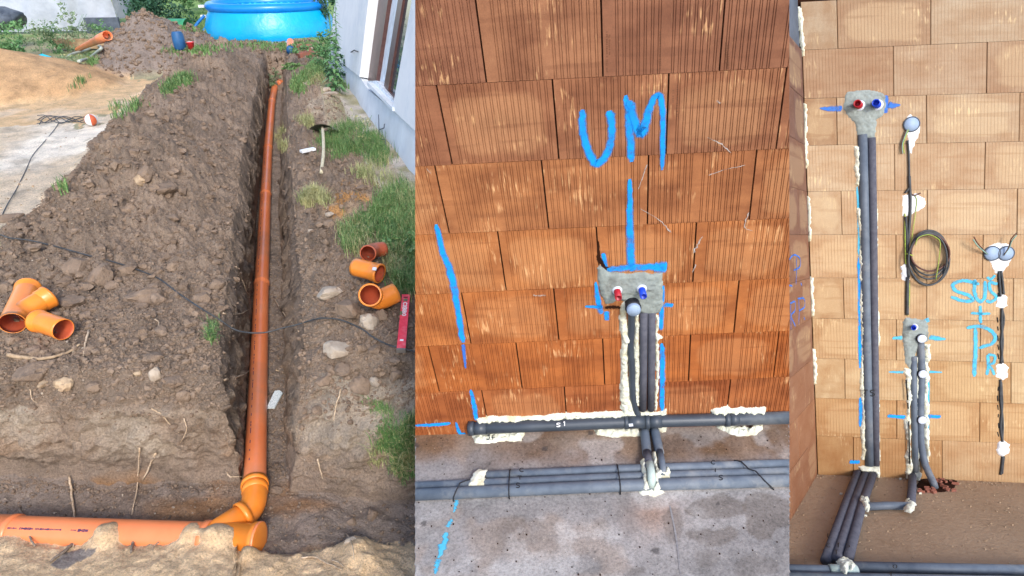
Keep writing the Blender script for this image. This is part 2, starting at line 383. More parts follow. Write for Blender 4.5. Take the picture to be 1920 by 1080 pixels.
def clip_geo(V, Fc, planes, uv=None):
    bm = bmesh.new(); vs_ = [bm.verts.new(tuple(v)) for v in V]
    lay = bm.loops.layers.uv.new('UVMap') if uv is not None else None
    for f in Fc:
        try: q = bm.faces.new([vs_[i] for i in f])
        except ValueError: continue
        if lay:
            for lp, i in zip(q.loops, f): lp[lay].uv = uv[i]
    for n in planes:
        bmesh.ops.bisect_plane(bm, geom=bm.verts[:] + bm.edges[:] + bm.faces[:], plane_co=tuple(CAM), plane_no=tuple(n), clear_inner=True)
        ed = [e for e in bm.edges if e.is_boundary and all(abs((A(v.co) - CAM) @ n) < 1e-5 for v in e.verts)]
        if ed and uv is None:
            try: bmesh.ops.holes_fill(bm, edges=ed, sides=0)
            except Exception: pass
    bm.verts.index_update()
    if uv is None:
        out = [tuple(v.co) for v in bm.verts], [tuple(v.index for v in f.verts) for f in bm.faces]
    else:
        V2, F2, U2 = [], [], []
        for f in bm.faces:
            b = len(V2)
            for lp in f.loops: V2.append(tuple(lp.vert.co)); U2.append(tuple(lp[lay].uv))
            F2.append(tuple(range(b, len(V2))))
        out = (V2, F2, U2)
    bm.free(); return out
class Plane:
    def __init__(s, o, u, v, out):
        s.o, s.u, s.v, s.n = np.asarray(o), nrm(u), nrm(v), nrm(out)
        c = s.u @ s.v; s.du, s.dv = (s.u - c * s.v) / (1 - c * c), (s.v - c * s.u) / (1 - c * c)   # works for oblique axes too
    def hit(s, px, py, off=0.0):
        r = ray(px, py); o = s.o + s.n * off; return CAM + r * (((o - CAM) @ s.n) / (r @ s.n))
    def uv(s, p): d = np.asarray(p) - s.o; return A([d @ s.du, d @ s.dv])
    def at(s, a, b, off=0): return s.o + s.u * a + s.v * b + s.n * off
def ribbon(name, pts, wpx, pl, off, mat, parent=None, rough=.12, n=6, **kw):
    """a flat paint stroke; pts are where it runs, wpx its width at 1920 px"""
    P = spline([pl.uv(pl.hit(x, y)) for x, y in pts], n) if len(pts) > 2 else [pl.uv(pl.hit(*pts[0])) * (1 - t) + pl.uv(pl.hit(*pts[1])) * t for t in np.linspace(0, 1, 14)]
    W = wpx if hasattr(wpx, '__len__') else [wpx] * 2
    V, Fc, UVs = [], [], []; m_ = len(P); soft = 1.45 if mat.name.endswith('spray_paint') or 'scratch' in mat.name else 1
    for i, p in enumerate(P):
        t = nrm(P[min(i + 1, m_ - 1)] - P[max(i - 1, 0)] + 1e-9); q = A([-t[1], t[0]])
        wp = np.interp(i / (m_ - 1), np.linspace(0, 1, len(W)), W)
        Z = np.linalg.norm(pl.at(*p) - CAM) ; h = wp / FPX * Z * .5 * soft
        h1 = h * (1 + rough * random.uniform(-1, 1)); h2 = h * (1 + rough * random.uniform(-1, 1))
        if i in (0, m_ - 1): h1 *= .6; h2 *= .6
        V += [pl.at(*(p + q * h1), off), pl.at(*(p - q * h2), off)]; UVs += [(0, i / m_), (1, i / m_)]
        if i: Fc.append((2 * i - 2, 2 * i - 1, 2 * i + 1, 2 * i))
    return mesh(name, V, Fc, mat, parent, uv=UVs, **kw)
def blob(name, poly, pl, h, mat, parent=None, cell=.004, bump=.5, off=0.0, edge=.012, px=True, bs=90., jag=.5, clip=None, **kw):
    """a lumpy mass spread over a plane inside an outline"""
    Q = [pl.uv(pl.hit(*p)) if px else A(p) for p in poly]
    q = A(Q); lo, hi = q.min(0) - cell, q.max(0) + cell
    nx, ny = int((hi[0] - lo[0]) / cell) + 2, int((hi[1] - lo[1]) / cell) + 2
    X, Y = np.meshgrid(lo[0] + np.arange(nx) * cell, lo[1] + np.arange(ny) * cell, indexing='ij')
    jx = X + jag * cell * 2 * vn(X * 60, Y * 60, 3.3); jy = Y + jag * cell * 2 * vn(X * 60, Y * 60, 8.3)
    ins = inpoly(jx, jy, Q); d = edged(jx, jy, Q) * np.where(ins, 1, 0)
    H = h * np.sqrt(np.clip(d / edge, 0, 1)) * (1 + bump * fbm(X * bs, Y * bs, 1.7, 3))
    H = np.where(ins, np.maximum(H, .0012), -.004) + off
    P3 = pl.o + X[..., None] * pl.u + Y[..., None] * pl.v + H[..., None] * pl.n
    keep = ins.copy(); cellin = keep[:-1, :-1] | keep[1:, :-1] | keep[:-1, 1:] | keep[1:, 1:]
    idx = np.arange(nx * ny).reshape(nx, ny)
    fc = np.stack([idx[:-1, :-1][cellin], idx[1:, :-1][cellin], idx[1:, 1:][cellin], idx[:-1, 1:][cellin]], 1)
    used = np.unique(fc); rm = np.zeros(nx * ny, int); rm[used] = np.arange(len(used))
    V = P3.reshape(-1, 3)[used]; fc = rm[fc]
    if clip:
        V, fc = clip_geo(V.tolist(), fc.tolist(), clip)
    return mesh(name, V, fc if clip else fc.astype(int), mat, parent, smooth=True, **kw)
def strip(path, w0, w1=None, jit=.35, step=12):
    """ragged outline round a pixel path"""
    P = spline(path, 6) if len(path) > 2 else [A(path[0]) * (1 - t) + A(path[1]) * t for t in np.linspace(0, 1, 16)]
    L, R = [], []; n = len(P); w1 = w0 if w1 is None else w1
    for i, p in enumerate(P):
        t = nrm(P[min(i + 1, n - 1)] - P[max(i - 1, 0)] + 1e-9); q = A([-t[1], t[0]]); w_ = (w0 + (w1 - w0) * i / (n - 1)) / 2
        L.append(tuple(p + q * w_ * (1 + jit * random.uniform(-1, 1)))); R.append(tuple(p - q * w_ * (1 + jit * random.uniform(-1, 1))))
    return L + R[::-1]
STROKES = {'S': [[(1, .1), (.6, 0), (.15, .1), (.1, .35), (.5, .5), (.9, .65), (.85, .9), (.4, 1), (0, .9)]], 'T': [[(0, 0), (1, 0)], [(.5, 0), (.5, 1)]],
  'C': [[(1, .15), (.6, 0), (.2, .15), (0, .5), (.2, .85), (.6, 1), (1, .85)]], 'O': [[(.5, 0), (.1, .2), (0, .5), (.15, .85), (.5, 1), (.85, .85), (1, .5), (.85, .15), (.5, 0)]],
  'J': [[(.2, 0), (.9, 0)], [(.7, 0), (.7, .7), (.4, 1), (0, .8)]], 'X': [[(0, 0), (1, 1)], [(1, 0), (0, 1)]], 'B': [[(0, 0), (0, 1)], [(0, 0), (.8, .1), (.8, .4), (0, .5), (.9, .6), (.9, .9), (0, 1)]],
  'Z': [[(0, 0), (1, 0), (0, 1), (1, 1)]], 'I': [[(.5, 0), (.5, 1)]], 'V': [[(0, 0), (.5, 1), (1, 0)]], 'L': [[(0, 0), (0, 1), (1, 1)]], '1': [[(.2, .2), (.6, 0), (.6, 1)]],
  'f': [[(1, 0), (.5, .1), (.5, 1)], [(.1, .45), (.9, .45)]], '7': [[(0, 0), (1, 0), (.4, 1)]], '4': [[(.7, 0), (0, .6), (1, .6)], [(.7, .3), (.7, 1)]], '0': [[(.5, 0), (0, .5), (.5, 1), (1, .5), (.5, 0)]]}
def letter(name, ch, x, y, w_, h, pl, off, mat, wpx, parent, rot=0):
    mb = MB(); c, s_ = math.cos(rot), math.sin(rot)
    for st_ in STROKES[ch]:
        pts = [pl.uv(pl.hit(x + (a - .5) * w_ * c - (b - .5) * h * s_, y + (a - .5) * w_ * s_ + (b - .5) * h * c)) for a, b in st_]
        if len(pts) > 2: pts = spline(pts, 3)
        Z = np.linalg.norm(pl.at(*pts[0]) - CAM); hw = wpx / FPX * Z / 2
        V, Fc = [], []
        for i, p in enumerate(pts):
            t = nrm(pts[min(i + 1, len(pts) - 1)] - pts[max(i - 1, 0)] + 1e-9); q = A([-t[1], t[0]]) * hw
            V += [pl.at(*(p + q), off), pl.at(*(p - q), off)]
            if i: Fc.append((2 * i - 2, 2 * i - 1, 2 * i + 1, 2 * i))
        mb.add(V, Fc)
    return mb.obj(name, mat, parent)
def face_plane(p):   # a small plane facing the viewer's side at a point on a pipe
    n = nrm(CAM - p); n = nrm(n * .6 + A([0, 0, 1]) * .6); u = nrm(np.cross([0, 1, 0], n)); return Plane(p, u, np.cross(n, u), n)
def rodr(w_):
    t = np.linalg.norm(w_); k = w_ / t; K = A([[0, -k[2], k[1]], [k[2], 0, -k[0]], [-k[1], k[0], 0]])
    return np.eye(3) + math.sin(t) * K + (1 - math.cos(t)) * K @ K
def pose(P):
    R = rodr(A(P[:3])); o = CAM + cam_dir(P[3:6]); return Plane(o, cam_dir(R[:, 0]), cam_dir(R[:, 1]), -cam_dir(R[:, 2]))

# ================================================================== MIDDLE: ribbed clay block wall on a concrete slab
PM = pose([-0.6239000463279296, 0.05656570380990834, 0.06930897783058164, -0.08129684028424208, 0.5968439697622762, 1.809621801332598])
CLM = [side(778.5, 1), side(1480, -1)]
FM = Plane(PM.at(0, -1.5215), PM.u, -PM.n, PM.v)                 # slab: u along wall, v towards wall, out = up
def jmix(a, b, t): return tuple(a[i] * (1 - t) + b[i] * t for i in range(3)) + (1,)
def brick(pl, q, prof, depth, name, mat, parent, color, proud, clip=None):
    """q: uv corners tl, tr, br, bl"""
    tl, tr, br, bl = map(A, q)
    cols = prof; rows = [(0, 'b'), (0, 'f'), (1, 'f'), (1, 'b')]
    V, UV = [], []
    for g, k in rows:
        for f, d in cols:
            p = (tl * (1 - f) + tr * f) * (1 - g) + (bl * (1 - f) + br * f) * g
            V.append(pl.at(p[0], p[1], (proud - d) if k == 'f' else -depth)); UV.append((f, 1 - g))
    n = len(cols); Fc = [(r * n + c, r * n + c + 1, (r + 1) * n + c + 1, (r + 1) * n + c) for r in range(3) for c in range(n - 1)]
    if clip: V, Fc, UV = clip_geo(V, Fc, clip, UV)
    if not Fc: return None
    return mesh(name, V, Fc, mat, parent, uv=UV, color=color)
def ribs(flip, kind):
    gp = [.105, .165, .225, .285, .345, .405, .465, .585, .643, .70, .765, .825, .885, .945] if kind == 0 else [.07 + .0615 * i for i in range(15)]
    pr = [(0, .05), (0.0, .0)]; out = []
    for g in gp:
        for dx in (0, .020):
            x = g + dx; out += [(x, 0), (x + .0012, .0026), (x + .0066, .0026), (x + .0078, 0)]
    if flip: out = [(1 - x, d) for x, d in out][::-1]
    return pr + out + [(1, 0), (1, .05)]
wallM = thing('clay_block_wall', PM.at(.35, -1.5215), 'brown ribbed clay block wall with blue spray letters UM above a grey pipe', 'wall')
mid_lines = [[(778, 161.5), (1130, 145), (1478, 126)], [(778, 311.7), (1050, 299.8), (1250, 288.8), (1478, 278)], [(778, 440), (1170, 425), (1480, 408)], [(778, 552), (1165, 538), (1478, 520)],
  [(778, 650), (1165, 634), (1478, 619.6)], [(778, 738), (1165, 719.6), (1478, 707)]]
mid_j = [[(891, 0, 912, 154), (1126, 0, 1130.6, 144), (1358, 0, 1349, 131)], [(818.3, 161, 848, 309), (1035.6, 151, 1048, 300), (1254, 140, 1248.5, 289), (1475, 127, 1455, 278)],
  [(815, 311, 842.5, 437), (1015, 302, 1029, 428), (1216, 292, 1214, 420), (1419, 282, 1405, 410)], [(933.5, 440, 949, 543), (1118, 430, 1126, 538), (1306, 416, 1299, 529)],
  [(865, 548, 883, 644), (1038, 541, 1048, 636), (1212, 535, 1211, 628), (1386, 525, 1376, 623)], [(803, 650, 824, 735), (967, 641, 979, 727), (1130, 635, 1134, 720), (1295, 627, 1291, 714), (1461, 620, 1450, 708)],
  [(903, 732, 914, 784), (1058, 725, 1063, 779), (1215, 718, 1216, 775), (1370, 712, 1366, 763)]]
vl = [np.poly1d([0, .25])] + [np.poly1d(np.polyfit(*zip(*[PM.uv(PM.hit(*p)) for p in L]), 1)) for L in mid_lines] + [np.poly1d([0, -1.5215])]
rowcol = [S(144, 96, 70), S(150, 98, 68), S(176, 114, 68), S(184, 114, 60), S(184, 106, 46), S(180, 97, 33), S(164, 86, 34)]  # row tone mixes clay colour with flash light, brightest in the middle rows
for r, J in enumerate(mid_j):
    us = []
    for a, b, c, d in J:
        us.append((PM.uv(PM.hit(a, b))[0], PM.uv(PM.hit(c, d))[0]))
    while us[0][0] > -.62: us.insert(0, (us[0][0] - .336, us[0][1] - .336))
    while us[-1][0] < 1.3: us.append((us[-1][0] + .336, us[-1][1] + .336))
    for k in range(len(us) - 1):
        (a0, a1), (b0, b1) = us[k], us[k + 1]; g = .0026; h = .0007
        q = [(a0 + g, vl[r](a0) - h), (b0 - g, vl[r](b0) - h), (b1 - g, vl[r + 1](b1) + h), (a1 + g, vl[r + 1](a1) + h)]
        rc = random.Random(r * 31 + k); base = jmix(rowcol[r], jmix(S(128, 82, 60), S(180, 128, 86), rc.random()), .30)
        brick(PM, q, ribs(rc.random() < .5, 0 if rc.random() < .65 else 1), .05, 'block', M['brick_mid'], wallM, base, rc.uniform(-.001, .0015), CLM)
for (x, y0_, y1_) in ((1138, 60, 135), (1143, 66, 104), (1362, 80, 118), (1366, 85, 130), (1262, 170, 195), (1270, 160, 220), (1238, 60, 130)):
    mb = MB(); y = y0_
    while y < y1_:
        q = PM.hit(x, y, .0008); mb.box(q, PM.u, PM.v, PM.n, .0022, .0012, .0004); y += random.choice([3.2, 3.2, 4.4, 6])
    mb.obj('stamped_code', M['mortar_dark'] if False else M['stamp'], wallM)
core = MB().box(PM.at(.35, -.63, -.108), PM.u, PM.v, PM.n, 1.1, .89, .1)
V, Fc = clip_geo(core.v, core.f, CLM); mesh('wall_core', V, Fc, M['mortar_dark'], wallM)

slab = MB().box(FM.at(.3, -.75, -.08), FM.u, FM.v, FM.n, 1.3, .76, .08)
V, Fc = clip_geo(slab.v, slab.f, CLM); flo = mesh('floor', V, Fc, M['floor_mid'], kind='structure')
ga, gb = np.arange(-.62, 1.22, .008), np.arange(-.92, .012, .008)
GA_, GB_ = np.meshgrid(ga, gb, indexing='ij'); P3 = FM.o + GA_[..., None] * FM.u + GB_[..., None] * FM.v + (.003 + .0012 * fbm(GA_ * 14, GB_ * 14, 1, 4))[..., None] * FM.n
qx, qy, _ = proj(P3); nz = lambda s_, z_: fbm(GA_ * s_, GB_ * s_, z_, 4)
jx = qx + 16 * nz(9, 2); jy = qy + 9 * nz(9, 7)
def fc(*a): return A(S(*a)[:3])
Cf = np.ones(P3.shape) * fc(140, 135, 132); Cf *= (1 + .16 * nz(3, 1))[..., None]
def fl(c, m_):
    global Cf
    m_ = np.clip(m_, 0, 1)[..., None]; Cf = Cf * (1 - m_) + fc(*c) * m_
fl((116, 90, 68), sm(885, 840, jy) * (.75 + .3 * nz(5, 4)))
fl((112, 84, 62), (sm(850, 805, jy)) * .55); fl((146, 124, 104), sm(.1, .5, nz(4, 11)) * .35)
fl((156, 122, 100), np.exp(-(((jx - 1225) / 46) ** 2 + ((jy - 965) / 34) ** 2)) * .6)
for x, y, a, b, k in [(1345, 945, 62, 22, .6), (1440, 960, 44, 48, .6), (1268, 985, 22, 38, .45), (1335, 1002, 36, 18, .55), (1325, 1040, 26, 18, .3), (1420, 1056, 36, 22, .3), (1195, 1072, 20, 10, .4), (1120, 905, 0.1, .1, 0)]:
    fl((98, 88, 80), sm(1.1, .85, ((jx - x) / a) ** 2 + ((jy - y) / b) ** 2) * k)
fl((188, 184, 180), sm(.25, .7, nz(6, 21)) * .35); fl((66, 62, 62), (lumps(GA_, GB_, .05, .25, 3) > .62) * .7)
rg = np.concatenate([np.clip(Cf, 0, 1), np.ones(Cf.shape[:2] + (1,))], -1); n1_, n2_ = GA_.shape; ix_ = np.arange(n1_ * n2_).reshape(n1_, n2_)
F4 = np.stack([ix_[:-1, :-1], ix_[1:, :-1], ix_[1:, 1:], ix_[:-1, 1:]], -1).reshape(-1, 4); pc_ = P3.reshape(-1, 3)[F4].mean(1); ok = ((pc_ - CAM) @ CLM[0] > .001) & ((pc_ - CAM) @ CLM[1] > .001)
mesh('floor_screed', P3.reshape(-1, 3), F4[ok], M['floor_zone'], flo, smooth=True, cols=rg.reshape(-1, 4))
joint = ribbon('floor_joint', [(1256, 950), (1268, 1010), (1277, 1085)], 3, FM, .0052, M['floor_mid'])
tag(joint, kind='structure')

def paint(pts, w_, mat='paint_blue', pl=PM, off=.0022, par=None, name='paint_mark', **k):
    return ribbon(name, pts, w_, pl, off, M[mat], par or wallM, **k)
paint([(1093, 205), (1092, 235), (1100, 275), (1118, 306), (1138, 287), (1147, 250), (1143, 207)], [11, 14, 14, 16, 14, 13, 15], name='painted_letter')
paint([(1174, 178), (1180, 235), (1184, 303)], [10, 14, 13], name='painted_letter')
paint([(1180, 188), (1190, 225), (1203, 250), (1214, 215), (1227, 182), (1239, 184), (1243, 230), (1241, 318)], [15, 14, 20, 14, 11, 12, 10, 8], off=.003, name='painted_letter')
paint([(1181, 335), (1181, 375), (1181, 420), (1185, 508)], [8, 10, 13, 15])
paint([(818, 420), (830, 470), (845, 510), (857, 570), (868, 642)], [9, 12, 15, 12, 11])
paint([(883, 730), (889, 760), (893, 787)], [6, 9, 8]); paint([(779, 797), (810, 796), (845, 793)], [6, 9, 8]); paint([(855, 791), (862, 811), (873, 812)], [4, 8, 4])
paint([(1138, 504), (1190, 500), (1246, 499)], [11, 15, 13], off=.0045); paint([(1226, 500), (1250, 499)], [20, 24], off=.005)
paint([(1131, 474), (1134, 488), (1138, 500)], [9, 8, 4]); paint([(1117, 528), (1121, 560), (1127, 588)], [5, 11, 10])
paint([(1097, 574), (1130, 575)], [5, 9]); paint([(1137, 583), (1138, 600)], [10, 9]); paint([(1245, 571), (1262, 572)], [10, 8])
paint([(1244, 535), (1241, 575), (1239, 618)], [5, 8, 9]); paint([(1241, 643), (1242, 680), (1241, 772)], [7, 10, 8])
paint([(869, 645), (873, 690)], [8, 4], 'paint_deep')
for i, (p, w_) in enumerate([([(1326, 257), (1352, 270), (1370, 287)], [2, 5, 3]), ([(1213, 308), (1204, 335), (1196, 355)], [6, 3, 2]), ([(1328, 328), (1355, 319), (1397, 309)], [3, 2, 4]),
    ([(1199, 390), (1236, 412), (1258, 436)], [2, 3, 7]), ([(1404, 398), (1396, 425), (1412, 433)], [8, 4, 1]), ([(1317, 443), (1305, 465), (1300, 474)], [5, 10, 5]), ([(1305, 495), (1298, 510)], [5, 3]), ([(1343, 189), (1351, 193)], [6, 5]),
    ([(1000, 553), (1008, 554)], [6, 5]), ([(1009, 554), (1024, 553)], [7, 4]), ([(800, 316), (808, 325)], [3, 2])]):
    paint(p, [q * .62 for q in w_], 'scratch', rough=.6, name='plaster_scratch', off=.0018)
ribbon('wall_cavity', [(1122, 452), (1122, 480), (1128, 492), (1140, 506)], [4, 6, 11, 6], PM, .0015, M['mortar_dark'], wallM, rough=.4)
# cement collar with the three outlets
cemM = blob('cement_patch', [(1119, 503), (1128, 498), (1140, 508), (1165, 513), (1200, 511), (1225, 513), (1243, 511), (1244, 545), (1243, 570), (1238, 585), (1225, 591), (1210, 590), (1198, 585), (1189, 577), (1172, 566), (1160, 562), (1150, 568), (1136, 569), (1127, 556), (1121, 530)],
     PM, .010, M['cement'], None, .0035, .22, edge=.015, label='grey cement patch round the red and blue pipe outlets under the letters UM', cat='cement patch')
ribbon('cavity', [(1134, 573), (1148, 572), (1163, 573)], [7, 8, 6], PM, .0125, M['mortar_dark'], cemM, rough=.4)
def stub(px, py, r, L, col, pl, dirv, name, label, hole=True, ring='white_tag'):
    p = pl.hit(px, py, .008); d = nrm(dirv); t = thing(name, p, label, 'pipe plug')
    prof = [(0, r), (L, r), (L, r * .78), (L * .45, r * .76), (L * .45, 0)] if hole else [(0, r), (L, r), (L, 0)]
    lathe('plug_body', p, p + d, prof, M[col], t, 18)
    lathe('collar', p, p + d, [(0, r * 1.5), (.006, r * 1.45), (.008, r * 1.02)], M[ring], t, 18); return t
stub(1157, 544, .0125, .048, 'stub_red', PM, PM.n, 'pipe_plug', 'red pipe plug in the cement patch on the dark brown wall')
stub(1203, 541, .0125, .048, 'stub_blue', PM, PM.n, 'pipe_plug', 'blue pipe plug in the cement patch on the dark brown wall')
p = PM.hit(1185, 566, .0); d = PM.n; dr = thing('waste_pipe', PM.hit(1186, 770, .0), 'grey waste pipe with pale blue cap set in white foam below the cement', 'pipe')
lathe('socket', p, p + d, [(0, .027), (.03, .027), (.034, .029), (.04, .029), (.04, .024)], M['rubber'], dr, 26)
lathe('end_cap', p, p + d, [(.030, .0245), (.050, .0255), (.056, .0235), (.056, .0)], M['cap_grey'], dr, 26)
tube('pipe', [PM.hit(*q, .003) for q in spline([(1184, 580), (1184, 620), (1182, 650), (1185, 690), (1186, 735), (1190, 760), (1197, 778)], 5)], .0135, M['pipe_grey'], dr, 14)
for x, lb in ((1207, 'left one of the two dark insulated pipes rising to the cement patch'), (1222, 'right one of the two dark insulated pipes rising to the cement patch')):
    o = tube('insulated_pipe', [PM.hit(*q, .006) for q in [(x, 586), (x - .3, 640), (x - .6, 700), (x - 1.5, 768)]], .0150, M['pipe_foam'], None, 16, label=lb, cat='pipe', group='insulated pipes in the brown wall')
def foam(poly, pl, h, label, clip=None, cell=.0045, edge=.014, off=0.0, cat='foam', **k):
    return blob('sealing_foam', poly, pl, h, M['foam'], None, cell, .5, edge=edge, off=off, clip=clip, label=label, cat=cat, group='white foam sealings', **k)
foam([(1163, 574), (1172, 562), (1178, 570), (1174, 590), (1178, 612), (1177, 628), (1187, 622), (1185, 640), (1176, 655), (1179, 672), (1176, 700), (1180, 725), (1181, 745), (1188, 760), (1196, 780), (1172, 780), (1162, 765), (1163, 752), (1161, 722), (1165, 690), (1163, 660), (1166, 640), (1161, 610)], PM, .014, 'white foam strip left of the grey waste pipe on the brown wall')
foam([(1191, 588), (1198, 588), (1199, 640), (1200, 700), (1199, 762), (1190, 758), (1187, 735), (1189, 700), (1187, 660), (1190, 630)], PM, .012, 'narrow white foam strip between the waste pipe and the insulated pipes')
foam([(1229, 590), (1235, 592), (1237, 606), (1233, 625), (1243, 633), (1234, 640), (1237, 680), (1234, 720), (1232, 768), (1227, 770), (1229, 700), (1228, 640)], PM, .012, 'narrow white foam strip right of the insulated pipes on the brown wall')
foam(strip([(893, 788), (960, 785), (1060, 780), (1170, 777), (1250, 775)], 11, 12, .4), PM, .016, 'long white foam bead above the grey floor pipe at the wall')
foam(strip([(1334, 773), (1380, 768), (1436, 770)], 10, 9, .5), PM, .02, 'short white foam bead above the right end of the grey pipe')
foam([(883, 813), (920, 812), (986, 809), (983, 818), (978, 828), (950, 829), (918, 832), (890, 833)], FM, .02, 'white foam pad under the left end of the grey pipe')
foam([(1113, 805), (1150, 802), (1200, 803), (1204, 812), (1203, 821), (1180, 819), (1150, 822), (1118, 816)], FM, .022, 'white foam pad under the pipe sleeve beside pipes marked S and T')
foam([(1204, 800), (1230, 800), (1250, 799), (1250, 810), (1240, 812), (1228, 806), (1218, 808), (1208, 806)], FM, .024, 'white foam over the bend of the pipes marked S and T')
foam([(1342, 796), (1375, 799), (1384, 803), (1404, 804), (1410, 796), (1431, 794), (1430, 806), (1420, 815), (1400, 820), (1380, 819), (1357, 810), (1343, 803)], FM, .022, 'white foam pad with a brick chip under the right end of the pipe')
# horizontal drain along the wall foot
pipeM = thing('drain_pipe', PM.hit(1180, 792, .03), 'long grey drain pipe lying along the foot of the brown wall', 'pipe')
pth = [PM.hit(x, y, .022) for x, y in [(884, 803.5), (1000, 798.5), (1170, 791.5), (1330, 787), (1500, 782.5)]]
tube('pipe', pth, .0265, M['pipe_grey'], pipeM, 24, clip=[CLM[1]])
def coll(x0, x1, r, nm='socket', m='pipe_grey'):
    f = lambda x: PM.hit(x, np.interp(x, [884, 1000, 1170, 1330, 1500], [803.5, 798.5, 791.5, 787, 782.5]), .022)
    a, b = f(x0), f(x1); L = np.linalg.norm(b - a)
    lathe(nm, a, b, [(0, .024), (0, r), (L, r), (L, .024)], M[m], pipeM, 24)
coll(879, 889, .0315); coll(889, 912, .0285); coll(1170, 1177, .0315); coll(1209, 1217, .0315); coll(1177, 1209, .0285, 'sleeve'); coll(1217, 1240, .0285, 'sleeve'); coll(1358, 1367, .0315); coll(1367, 1384, .0285)
p = PM.hit(882, 803, .022); lathe('end_plug', p, p + PM.u, [(-.012, 0), (-.012, .02), (-.006, .024), (0, .026)], M['pipe_grey'], pipeM, 24)
fp = face_plane(PM.hit(1182, 797, .05)); MB().box(PM.hit(1183, 797, .053), fp.u, fp.v, fp.n, .009, .006, .001).obj('sticker', M['white_tag'], pipeM)
for x, y, ch, mt, wd, h in [(1047, 797, 'S', 'white_paint', 7, 7), (1058, 795, '1', 'white_paint', 5, 8)]:
    fp = face_plane(PM.hit(x, y, .0505)); letter('marker_letter', ch, x, y, wd, h, fp, .002, M[mt], 1.4, pipeM)
foamletter = thing('pen_mark', FM.hit(920, 822, .025), 'black scribble on the foam pad under the left pipe end', 'pen mark')
for x, ch in ((916, 'J'), (924, 'f')):
    fp = Plane(FM.hit(x, 822, .032), FM.u, FM.v, FM.n); letter('pen_stroke', ch, x, 820, 7, 9, fp, 0, M['black'], 1.6, foamletter)
# three pipes across the slab
def fm(x, y, off): return FM.hit(x, y, off)
base = [fm(778 - 30, 929.5, .022), fm(1160, 911, .022), fm(1510, 900.5, .022)]
rowsP = [(0, .0235, 740, 'front'), (1, .0175, 740, 'middle'), (2, .0175, 908, 'rear')]
offv = [0, .045, .083]
for i, r, x0, wd in rowsP:
    pts = [q + FM.v * offv[i] + FM.n * (r - .022) for q in base]
    a = pts[0]
    if x0 > 800: a = pts[0] + (pts[1] - pts[0]) * .395; pts = [a, pts[1], pts[2]]
    t = thing('water_pipe', pts[1], f'grey insulated water pipe, {wd} one of the three strapped together on the concrete', 'pipe', 'three pipes on the slab')
    tube('insulation', pts, r, M['pipe_foam2'], t, 20, clip=CLM if i < 2 else [CLM[1]])
    for x, chx in (((979, 'C'), (976, 'T'), (973, 'S'))[2 - i], ((1347, 'C'), (1347, 'I'), (1351, 'S'))[2 - i]):
        lam = (x - 748) / (1160 - 748) if x < 1160 else 1 + (x - 1160) / 350
        c = pts[1] if x0 > 800 else None
        bb = [q + FM.v * offv[i] + FM.n * (r - .022) for q in base]
        c = bb[0] * (1 - lam) + bb[1] * lam if lam < 1 else bb[1] * (2 - lam) + bb[2] * (lam - 1)
        fp = face_plane(c); px, py, _ = proj(c + fp.n * (r + .001)); letter('marker_letter', chx, px, py, 7, 7 if i else 9, Plane(c, fp.u, fp.v, fp.n), r + .0012, M['black'], 1.5, t)
for k, (x, lb, nn) in enumerate([(957, 'black cable tie round the three pipes left of the letters', 3), (1162, 'black cable tie round the three pipes just left of the foam', 3), (1450, 'slanting black cable tie round the three pipes near the right edge', 3), (852, 'black cable tie round only two pipes at the left edge', 2)]):
    lam = (x - 748) / 412 if x < 1160 else 1 + (x - 1160) / 350
    c = base[0] * (1 - lam) + base[1] * lam if lam < 1 else base[1] * (2 - lam) + base[2] * (lam - 1)
    pts = [c + FM.v * -.0245 + FM.n * -.02, c + FM.v * -.0245 + FM.n * .008, c + FM.v * -.012 + FM.n * .0245]
    pts += [c + FM.v * .03 + FM.n * .0255, c + FM.v * .045 + FM.n * .0185]
    if nn == 3: pts += [c + FM.v * .083 + FM.n * .018]
    pts += [pts[-1] + FM.v * .019 + FM.n * -.016]
    if k == 2: pts = [q - FM.u * .02 * i for i, q in enumerate(pts)]
    if k == 3: pts = [q + FM.u * .006 * i * i * .5 for i, q in enumerate(pts)]
    tube('cable_tie', pts, .0028, M['rubber'], None, 6, label=lb, cat='cable tie', group='cable ties on the slab')
foam([(897, 880), (913, 880), (910, 890), (906, 908), (893, 909), (878, 910), (884, 896), (890, 886)], Plane(FM.at(0, 0, .035), FM.u, FM.v, FM.n), .006, 'white foam flake on the pipes at the left')
# the pair that crosses them
for nm, path, rr, ch, lp in [('S', [((1208, 800), .018), ((1209, 815), .02), ((1213, 850), .022), ((1214, 853), .024)], .0195, 'S', (1209, 817)), ('T', [((1225, 800), .018), ((1229, 812), .02), ((1236, 846), .022), ((1237, 850), .024)], .0185, 'T', (1228, 816))]:
    t = thing('supply_pipe', fm(*path[0][0], 0), f'short grey pipe marked {nm} crossing over the strapped pipes', 'pipe')
    tube('insulation', [fm(x, y, o_) for (x, y), o_ in path], rr, M['pipe_foam2'], t, 18)
    c = fm(*lp, rr); fp = face_plane(c); letter('marker_letter', ch, *lp, 7, 9, fp, .012, M['black'], 1.6, t)
    if nm == 'S':
        tube('coupling', [fm(1213, 848, .03), fm(1218, 876, .055)], .017, M['pipe_foam'], t, 18); tube('elbow', [fm(*q[:2], q[2]) for q in [(1218, 868, .06), (1221, 885, .062), (1222, 898, .058), (1224, 912, .03)]], [.0155, .0155, .0165, .017], M['pipe_light'], t, 18)
    else:
        tube('elbow', [fm(*q[:2], q[2]) for q in [(1237, 846, .035), (1241, 865, .055), (1243, 880, .055), (1242, 890, .04)]], [.013, .013, .013, .014], M['pipe_foam2'], t, 16)
FM4 = Plane(FM.at(0, 0, .035), FM.u, FM.v, FM.n)
